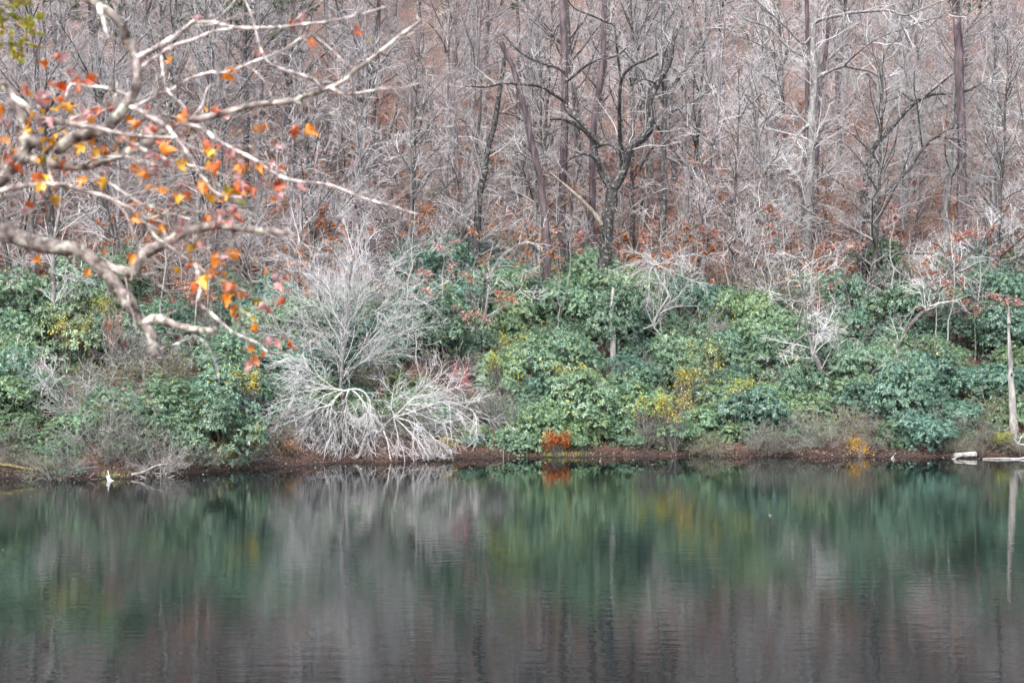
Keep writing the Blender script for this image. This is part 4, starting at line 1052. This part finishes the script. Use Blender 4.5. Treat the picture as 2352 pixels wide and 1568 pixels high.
driftwood('floating_branch', 'looping bleached branch floating near the right shore', 'branch', [
    (p4((750, 1215), (800, 1207), (880, 1206), (930, 1214), (1000, 1216)), 5, 3), (p4((930, 1214), (1000, 1200), (1080, 1195), (1130, 1204), (1158, 1222)), 4, 2), (p4((985, 1200), (1000, 1180), (1012, 1165)), 3, 2), (p4((1000, 1180), (1025, 1195)), 2, 1.4)], 63.0, 'bark_pale', 976)
driftwood('drift_log', 'long pale log in the water at the right edge', 'log', [(p4((1690, 1190), (1780, 1188), (1870, 1188), (1950, 1190), (2080, 1180)), 2, 6), (p4((1935, 1195), (1940, 1210), (1945, 1218)), 3, 2)], 62.6, 'bark_pale', 977)
driftwood('root_branch', 'curved white root arching from the water at the right edge', 'branch', [(p4((2100, 1130), (2010, 1085), (1965, 1075), (1935, 1045)), 4, 2), (p4((1965, 1075), (1990, 1020), (2060, 960)), 3, 2)], 63.6, 'bark_pale', 978)
driftwood('fallen_branch', 'dark stick slanting off the white plank into the water', 'branch', [(p4((1440, 1205), (1500, 1178), (1560, 1160)), 5, 3)], 62.7, 'bark_grey', 979)
# white plank on the right bank
a, b = at(*p4((1472, 1156))[0], 63.3), at(*p4((1643, 1160))[0], 63.3)
c = (a + b) / 2; hx = (b[0] - a[0]) / 2
V = np.array([(x * hx, y * .08, z * .075 + x * y * .012 + .03 * x) for x in (-1, 1) for y in (-1, 1) for z in (-1, 1)])
V[[3, 7], 2] += .02; V[[0, 1], 0] += .03
F = np.array([(0, 1, 3, 2), (4, 6, 7, 5), (0, 4, 5, 1), (2, 3, 7, 6), (1, 5, 7, 3), (0, 2, 6, 4)])
me = new_mesh('white_plank', [(V, F, 0)], [M['bark_pale']], smooth=False)
o = obj('white_plank', me, loc=c, color=(.85, .82, .78)); o['label'] = 'squared white timber lying on the right shore'; o['category'] = 'timber'
bv = o.modifiers.new('bevel', 'BEVEL'); bv.width = .02; bv.segments = 2
# bleached stub with a thin stick, standing in the shallows at left
th = driftwood('white_stub', 'bright white bleached stub with a thin twig standing in the left shallows', 'stub', [(p1((985, 1240), (978, 1212), (972, 1190), (970, 1176)), 9, 8), (p1((1022, 1232), (1000, 1222), (985, 1200), (975, 1165), (966, 1130)), 4, 1.6)], 53.0, 'bark_pale', 980, tint=(1.7, 1.7, 1.7))

# floating leaves
rng = np.random.default_rng(64)
n = 330
X = rng.uniform(-20, 24, n); d = -rng.random(n) ** 1.15 * 5.5 - .3
far = rng.random(n) < .05; d[far] -= rng.uniform(0, 22, far.sum())
p = np.stack([X, shore(X) + d, np.full(n, .012)], -1); q = rng.standard_normal((n, 3)); q[:, 2] *= .08
sz = rng.uniform(.04, .09, n)
o = obj('floating_leaves', new_mesh('floating_leaves', [(*leaf_quads(p, q, sz, sz * .8, rng, .15), 0)], [M['leaf']], smooth=False), kind='stuff', color=(.36, .29, .25))
o['label'] = 'scattered pale fallen leaves floating on the water near shore'; o['category'] = 'leaves'
# grass tuft and shore grass near the orange bush
rng = np.random.default_rng(65)
def grass_tuft(u, v, n, w, label, col):
    X0, Y0, _ = onwater(u, v)
    Y0 = float(shore(X0)) + .12
    X = rng.normal(0, w, n); Y = rng.normal(0, .12, n)
    p = np.stack([X, Y, np.zeros(n)], -1); q = np.stack([rng.normal(0, .5, n), rng.normal(0, .5, n), np.ones(n)], -1)
    th = obj('grass_tuft', new_mesh('grass_tuft', [(*leaf_quads(p, q, rng.uniform(.15, .35, n), .014, rng), 0)], [M['leaf']], smooth=False), loc=(X0, Y0, float(ground(X0, Y0))), color=col)
    th['label'] = label; th['category'] = 'grass'
grass_tuft(1290, 1052, 160, .5, 'yellow-green grass tuft at the water below the rust-orange bush', (.35, .40, .10))
grass_tuft(268, 1095, 90, .25, 'green grass tuft behind the white stub', (.30, .36, .12))

# ------------------------------------------------------------------ the near maple whose boughs hang in from the left
FY = 9.0
RW = 1.0 / 2.9766            # enlarged-crop pixels to picture units
def near_maple():
    rng = np.random.default_rng(77)
    L = [  # (points, width0, width1 in crop pixels, depth offset, drift)
     (r1((-330, 1500), (-160, 1370), (0, 1225), (90, 1130), (160, 1050), (190, 940)), 105, 80, 0, 0),
     (r1((195, 930), (290, 985), (400, 1010), (500, 940), (640, 910), (750, 850), (840, 750), (910, 640), (940, 540), (930, 430), (915, 350), (870, 250), (800, 130), (720, 60), (620, 10), (480, -60)), 84, 34, 0, .05),
     (r1((185, 940), (170, 850), (140, 790), (90, 720), (50, 690)), 60, 36, 0, -.1),
     (r1((150, 1090), (300, 1120), (400, 1140), (530, 1155), (650, 1130), (760, 1090), (850, 1060), (930, 1015), (1010, 985), (1100, 920), (1200, 855), (1300, 830), (1400, 808)) + r2((300, 790), (420, 755), (560, 720), (700, 705), (840, 690), (900, 660), (1000, 630), (1080, 600), (1180, 550), (1240, 490), (1330, 430), (1400, 370), (1480, 310), (1560, 240), (1620, 200), (1690, 150)), 62, 16, 0, .08),
     (r1((-150, 560), (0, 575), (60, 610), (100, 670), (180, 730), (250, 790), (330, 820), (450, 840), (560, 860), (680, 880), (800, 910), (950, 930), (1100, 940), (1200, 940)), 46, 18, -.15, 0),
     (r1((890, 740), (960, 770), (1060, 820), (1150, 880), (1220, 960), (1290, 1060), (1350, 1160), (1410, 1240), (1450, 1300), (1540, 1340), (1650, 1350)), 30, 14, 0, -.12),
     (r3((-420, 150), (-200, 185), (0, 235), (80, 260), (160, 290), (250, 320), (330, 340), (430, 350), (530, 365), (600, 410), (680, 470), (760, 560), (830, 660), (890, 740), (940, 820), (1000, 890), (1040, 970), (1060, 1085)), 120, 62, .1, 0),
     (r3((630, 420), (740, 470), (850, 505), (930, 500), (955, 430), (1000, 380), (1100, 330), (1200, 280), (1280, 230), (1400, 210), (1480, 190)) + r4((420, 205), (540, 220), (680, 230), (760, 240), (920, 262)), 70, 40, .1, .1),
     (r3((1000, 880), (1060, 835), (1130, 850), (1200, 880), (1300, 900), (1400, 915), (1490, 910)), 58, 34, .1, -.1),
     (r3((1065, 1065), (1200, 1010), (1330, 950)), 22, 12, .1, .3), (r3((1340, 940), (1420, 1010), (1460, 1100), (1490, 1200), (1500, 1320)), 16, 6, .15, .2),
     (r1((-60, 1330), (100, 1280), (300, 1260), (460, 1270), (560, 1300), (700, 1340), (820, 1390), (920, 1440)) + r3((930, 120), (1000, 200), (1080, 290), (1170, 350), (1250, 410), (1340, 460), (1420, 530), (1560, 590), (1680, 650)), 34, 10, -.2, 0),
     (r3((1310, 445), (1340, 530), (1360, 620), (1350, 720), (1430, 790), (1510, 860), (1600, 930)) + r4((640, 1000), (700, 1055), (800, 1065), (900, 1040), (980, 1010), (1090, 930)), 24, 6, -.2, .1),
     (r2((60, 800), (200, 850), (330, 950), (450, 1020), (570, 1080), (660, 1150), (760, 1210), (880, 1240), (960, 1245), (1090, 1265), (1200, 1310), (1330, 1360), (1480, 1400), (1600, 1440), (1700, 1470)), 30, 7, 0, .1),
     (r1((925, 360), (1050, 310), (1170, 240), (1280, 170), (1330, 130)) + r2((200, 140), (300, 150), (420, 180), (560, 190), (780, 180), (900, 165), (1050, 150), (1200, 120), (1300, 95), (1450, 50)), 34, 8, 0, .1),
     (r1((950, 480), (1060, 390), (1200, 310), (1330, 270), (1450, 220), (1560, 200)) + r2((460, 190),), 28, 14, 0, .1),
     (r1((900, 720), (1050, 650), (1130, 620), (1200, 590), (1300, 530), (1450, 490)) + r2((300, 500), (420, 480), (530, 430), (650, 390), (760, 340), (880, 260), (950, 230)), 24, 8, 0, .1),
     (r2((990, 625), (930, 550), (840, 510), (720, 470), (650, 430), (600, 330), (570, 200), (540, 100), (490, -20)), 22, 8, 0, -.1),
     (r2((1050, 640), (1150, 665), (1300, 640), (1430, 610), (1560, 605), (1690, 570)), 16, 5, 0, .1),
     (r1((670, 40), (700, 120), (720, 200), (740, 260)), 36, 22, 0, .1), (r1((1130, 430), (1130, 540), (1150, 630), (1230, 700), (1280, 770), (1300, 820)), 16, 20, 0, 0),
     (r1((900, 640), (760, 600), (650, 590), (540, 580), (480, 580), (450, 660)), 22, 10, 0, -.1), (r1((1300, 820), (1380, 720), (1420, 600), (1500, 560)), 12, 5, 0, .1),
     (r1((800, 910), (950, 1000), (1120, 1080), (1300, 1130), (1480, 1180), (1620, 1240)), 18, 7, -.1, 0), (r1((560, 1155), (700, 1230), (820, 1300), (960, 1390), (1100, 1430), (1300, 1500)), 18, 6, 0, -.1), (r1((870, 1100), (1000, 1130), (1150, 1140), (1320, 1150)), 14, 5, 0, .1),
     (r1((500, 940), (600, 860), (700, 760), (820, 720)), 14, 6, -.1, 0), (r1((1250, 1000), (1400, 1050), (1560, 1060)), 12, 5, -.1, 0), (r1((400, 1280), (350, 1200), (330, 1100), (380, 1010)), 12, 8, -.1, 0),
     (r2((1000, 240), (1100, 340), (1200, 440), (1290, 480)), 9, 4, .2, 0), (r2((700, 560), (620, 480), (500, 440), (300, 480)), 9, 5, .2, 0)]
    base = np.array((-4.25, 9.2, float(ground(-4.25, 9.2)) - .2))
    th = thing('maple_tree', 'near maple reaching in from the left with pale knotty boughs and orange leaves', 'maple', base)
    tp = np.array([base, base + (.05, -.05, 1.5), base + (.18, -.15, 3.2), base + (.2, -.2, 5.0), base + (0, -.1, 8.0)]) - base
    tpn = spline(tp, 18)
    obj('trunk', new_mesh('trunk', [(*tubes(tpn[None], np.linspace(.26, .13, 18)[None], 14, .03, rng), 0)], [M['bark_bough']]), th)
    trunk_w = tpn + base
    done = []
    for k, (pts, w0, w1, dy, drift) in enumerate(L):
        n = max(14, min(60, len(pts) * 4))
        P, R = limb3d(pts, FY + dy, rng, n, drift, w0 * RW, w1 * RW)
        # knots and swellings
        kn = np.ones(n)
        for _ in range(max(2, n // 7)):
            c0 = rng.uniform(0, n); kn += rng.uniform(.08, .32) * np.exp(-((np.arange(n) - c0) / .8) ** 2)
        R = R * kn * 1.06
        if k == 7:      # snapped, splintered end
            R[-7:] *= np.linspace(1, .1, 7)
        if k in (0, 4, 6, 11):   # run back to the trunk outside the frame
            j = np.argmin(((trunk_w - P[0]) ** 2).sum(1)); j = max(0, j - 1)
            P = np.vstack([spline(np.array([trunk_w[j], (trunk_w[j] + P[0]) / 2 + (0, 0, .06), P[0]]), 6)[:-1], P]); R = np.r_[np.full(5, R[0] * 1.1), R]
        else:
            q = np.vstack([o[0] for o in done]); j = np.argmin(((q - P[0]) ** 2).sum(1))
            if np.linalg.norm(q[j] - P[0]) < .35:
                P = P + (q[j] - P[0]) * np.linspace(1, 0, n)[:, None] ** 3
        done.append((P, R))
        s = 14 if w0 > 40 else 8
        V, F = tubes((P - base)[None], R[None], s, .045, rng)
        tip = np.arange(len(V) - s, len(V))
        chunk = [(V, F, 0), (np.vstack([V[tip], V[tip].mean(0)[None] + (P[-1] - P[-2]) * .4]), np.stack([np.arange(s), np.roll(np.arange(s), -1), np.full(s, s)], -1), 0)]
        obj('bough' if w0 >= 45 else 'branch', new_mesh('bough', chunk, [M['bark_bough']]), th, color=(1.0, .96, .95) if w0 > 76 else (1.5, 1.44, 1.41) if w0 > 36 else (1.6, 1.5, 1.48) if w0 == 34 and dy < 0 else (2.2, 2.16, 2.25))
    pool = np.vstack([p for p, _ in done if True]); 
    thin = [(spline(p, 14), np.interp(np.linspace(0, 1, 14), np.linspace(0, 1, len(r)), r)) for p, r in done[1:]]
    cp = np.array([a for a, _ in thin]); cr = np.array([b for _, b in thin])
    ss = sprout(cp, cr, rng, dens=5.5, t0=.10, ang=50, lf=.34, n=8, wander=.15, rfac=.010, rmin=.0032, lmin=.12, lmax=.7)
    s2 = sprout(*ss, rng, dens=5.5, t0=.2, ang=45, lf=.5, n=5, wander=.16, rfac=.008, rmin=.0020, lmin=.06)
    tw = [(*tubes(ss[0] - base, ss[1], 5), 0), (*tubes(s2[0] - base, s2[1], 4), 0)]
    # leaves: one bent five-lobed mesh each
    def maple_leaf(seed):
        r = np.random.default_rng(seed)
        a = np.radians([-90, -62, -38, -14, 10, 26, 44, 66, 90, 114, 136, 154, 170, 194, 218, 242])
        rad = np.array([.12, .44, .36, .66, .46, .90, .48, .66, 1.15, .66, .48, .90, .46, .66, .36, .44]) * r.uniform(.9, 1.1, 16)
        x = np.cos(a) * rad * .62; y = np.sin(a) * rad * .55 + .25
        cv = r.uniform(.6, 1.6)
        z = -cv * np.abs(x) ** 1.2 - r.uniform(.2, .9) * (y - .1) ** 2 * np.sign(y) + r.normal(0, .06, 16); x = x * (1 - .22 * cv)
        V = np.vstack([np.stack([x, y, z], -1), [[0, .22, .05]]])
        F = np.stack([np.arange(16), np.roll(np.arange(16), -1), np.full(16, 16)], -1)
        return new_mesh('leaf', [(V, F, 0)], [M['near_leaf']], smooth=True)
    LM = [maple_leaf(k) for k in range(7)]
    C = {'r': (.62, .14, .03), 'd': (.20, .03, .028), 'o': (.80, .28, .02), 'y': (.82, .46, .03), 'p': (.62, .36, .35), 'g': (.30, .34, .04), 'l': (.52, .45, .05)}
    lv = []
    def add(fn, txt):
        for w in txt.split():
            x, y, c = w.split(','); lv.append((*fn((float(x), float(y)))[0], c))
    add(r1, '415,355,r 470,350,d 490,380,p 335,455,o 440,465,p 55,520,d 540,515,r 580,510,r 320,560,r 200,590,r 170,640,y 280,610,p 290,640,p 230,680,p 350,640,p 390,660,r 285,740,y 265,775,y 410,710,y 425,690,p 370,730,y 480,700,d 640,710,r 730,710,r 560,750,p 480,780,p 600,800,o 650,800,p 20,710,o 20,800,p 80,830,p 120,860,d 110,930,p 20,920,o 290,870,y 340,930,y 380,910,y 440,890,y 80,1010,o 60,1040,r 290,1060,g 250,1070,o 400,1090,l 450,1080,r 340,1190,y 320,1270,l 330,1330,y 370,1250,y 250,1165,r 170,1380,r 590,1195,o 700,1165,p 730,1200,y 1015,715,r 880,775,o 1230,770,r 985,375,p 1165,405,o 1190,390,y 1570,460,o 935,285,p 1410,720,o 1440,750,r 970,820,o 1000,850,p 970,870,r 1110,870,r 1150,850,r 780,945,o 650,950,y 640,985,o 580,970,y 735,1010,o 770,1050,r 870,990,r 920,980,r 1080,1010,o 1060,1040,p 1090,1060,r 1115,1050,p 960,1080,r 1245,1090,y 1210,1080,y 1390,930,r 1405,1000,y 1445,1010,y 1510,980,r 1540,1020,r 1420,1090,y 1440,1125,y 1485,1130,y 1510,1090,r 1590,1100,o 1640,1110,o 1690,1110,o 1760,1120,o 960,1140,o 1000,1170,o 1070,1210,p 1050,1260,o 1080,1290,o 1200,1250,p 1240,1310,p 1225,1325,p 1270,1300,r 1380,1220,o 1390,1270,o 1440,1230,o 1520,1290,g 1620,1220,p 1600,1240,r 1650,1200,p 1600,1280,y 1640,1310,o 1720,1325,o 1740,1270,r 1590,1380,g 1620,1400,p 925,1375,o 940,1440,p 1090,1415,r 1240,1490,p 1420,1460,o 1400,1480,r 1120,1540,o 1550,1500,p 1340,95,p')
    add(r2, '900,85,p 790,130,r 665,225,l 1345,265,l 1660,40,l 1285,190,r 560,330,p 965,265,r 640,830,o 870,860,r 920,870,o 960,850,o 400,800,p 700,1000,p 690,1090,p 780,1140,r 730,1310,p 755,1350,p 680,1270,r 850,1270,p 1370,1490,l')
    add(r4, '190,310,y 220,300,p 195,410,y 70,465,y 195,570,r 255,540,r 310,500,y 350,490,o 320,400,o 370,380,o 400,390,p 410,360,o 430,560,o 410,590,o 460,580,o 490,610,o 455,640,o 500,650,o 700,490,o 740,540,p 790,560,p 800,610,d 830,640,p 830,680,r 580,670,r 600,700,g 630,690,l 690,720,p 720,740,p 510,740,o 490,790,o 590,780,g 620,810,l 630,860,o 690,960,p 740,960,p 820,950,p 840,1000,r 630,1030,o 670,1050,o 640,1080,o 630,1130,p')
    add(r3, '1140,780,d 1110,810,d 1150,930,d 1200,940,d 840,990,d 1180,700,d 610,485,o 900,375,o 700,350,r 240,400,o 1130,200,o 1100,180,r 1280,890,d')
    pool = np.vstack([pool, ss[0].reshape(-1, 3)])
    pet = []
    lv = [w for w in lv] + [(u + rng.normal(0, 14), v + abs(rng.normal(0, 14)), c if rng.random() < .6 else 'oyppr'[int(rng.integers(5))]) for u, v, c in lv if c not in 'dl' and rng.random() < .62]
    lv = lv[:298]
    for k, (u, v, c) in enumerate(lv):
        p0 = at(u, v, FY)
        j = np.argmin(((pool - p0) ** 2 * np.array([1, .05, 1])).sum(1)); q = pool[j]
        P0 = at(u, v, q[1] + rng.normal(0, .05))
        sz = rng.choice([.062, .082, .10, .118]) * rng.uniform(.85, 1.15) * (.6 if c == 'd' else .45 if c == 'l' and u > 500 else 1)
        lf = obj('leaf', LM[k % 7], th, loc=P0 - base, color=np.array(C[c]) * rng.uniform(.85, 1.1))
        lf.scale = (sz, sz, sz)
        lf.rotation_euler = (math.radians(rng.uniform(225, 285)), math.radians(rng.normal(0, 40)), rng.normal(0, .7) + (math.pi if rng.random() < .5 else 0))
        mid = (q + P0) / 2 + rng.normal(0, .02, 3)
        pet.append(spline(np.array([q, mid, P0]), 6))
    pet = np.array(pet)
    tw.append((*tubes(pet - base, np.linspace(.0036, .0018, 6)[None] * np.ones((len(pet), 1)), 4), 0))
    obj('twigs', new_mesh('twigs', tw, [M['bark_bough']]), th, color=(1.2, 1.15, 1.15), kind='stuff')
def near_leaf_mat():
    m, nt, b = nodes('near_leaf')
    tc = nt.nodes.new('ShaderNodeTexCoord'); oi = nt.nodes.new('ShaderNodeObjectInfo')
    n = nt.nodes.new('ShaderNodeTexNoise'); n.inputs['Scale'].default_value = 2.2; n.inputs['Detail'].default_value = 3; n.noise_dimensions = '4D'
    nt.links.new(tc.outputs['Object'], n.inputs['Vector']); nt.links.new(oi.outputs['Random'], n.inputs['W'])
    f = ramp(nt, n.outputs[0], [(.40, (0, 0, 0)), (.62, (1, 1, 1))])
    dark = mix(nt, 1.0, oi.outputs['Color'], (.50, .30, .25), 'MULTIPLY')
    c = mix(nt, f, oi.outputs['Color'], dark)
    nt.links.new(c, b.inputs['Base Color']); b.inputs['Roughness'].default_value = .4; b.inputs['Specular IOR Level'].default_value = .6
    tr = nt.nodes.new('ShaderNodeBsdfTranslucent'); nt.links.new(c, tr.inputs[0])
    ms = nt.nodes.new('ShaderNodeMixShader'); ms.inputs[0].default_value = .3
    nt.links.new(b.outputs[0], ms.inputs[1]); nt.links.new(tr.outputs[0], ms.inputs[2]); nt.links.new(ms.outputs[0], nt.nodes['Material Output'].inputs[0])
    return m
M['near_leaf'] = near_leaf_mat()
near_maple()

# greenish needled sprig hanging in at the top left corner
def corner_sprig():
    rng = np.random.default_rng(78)
    P = np.array([spline(np.array([at(*p, 9.6) for p in pts]), 10) for pts in ([(-160, -120), (-40, -20), (20, 40), (60, 115)], [(-160, -60), (-60, 30), (0, 80), (20, 130)], [(-60, -80), (20, 0), (70, 30), (80, 60)])])
    R = np.linspace(.006, .002, 10)[None] * np.ones((3, 1))
    a = sprout(P, R, rng, dens=26, t0=.15, ang=60, lf=.28, n=4, wander=.1, rmin=.0014, lmin=.06)
    base = P[0][0].copy()
    th = thing('cedar_sprig', 'blurred yellow-green sprig in the top left corner', 'branch', base)
    obj('stem', new_mesh('stem', [(*tubes(P - base, R, 5), 0), (*tubes(a[0] - base, a[1], 3), 0)], [M['twig_dark']]), th)
    K = 2200
    p, d = along(a[0] - base, rng, K, .2)
    s_ = rng.uniform(.02, .04, K)
    lf = obj('leaves', new_mesh('leaves', [(*leaf_quads(p, d + rng.standard_normal((K, 3)) * .6, s_, s_ * .45, rng), 0)], [M['sprig']], smooth=False), th, kind='stuff')
M['sprig'] = leaf_mat('sprig', [(0, (.20, .28, .02)), (.6, (.34, .36, .03)), (.8, (.50, .34, .04)), (1, (.55, .22, .03))], .5, .4, .3, usecol=False)
corner_sprig()
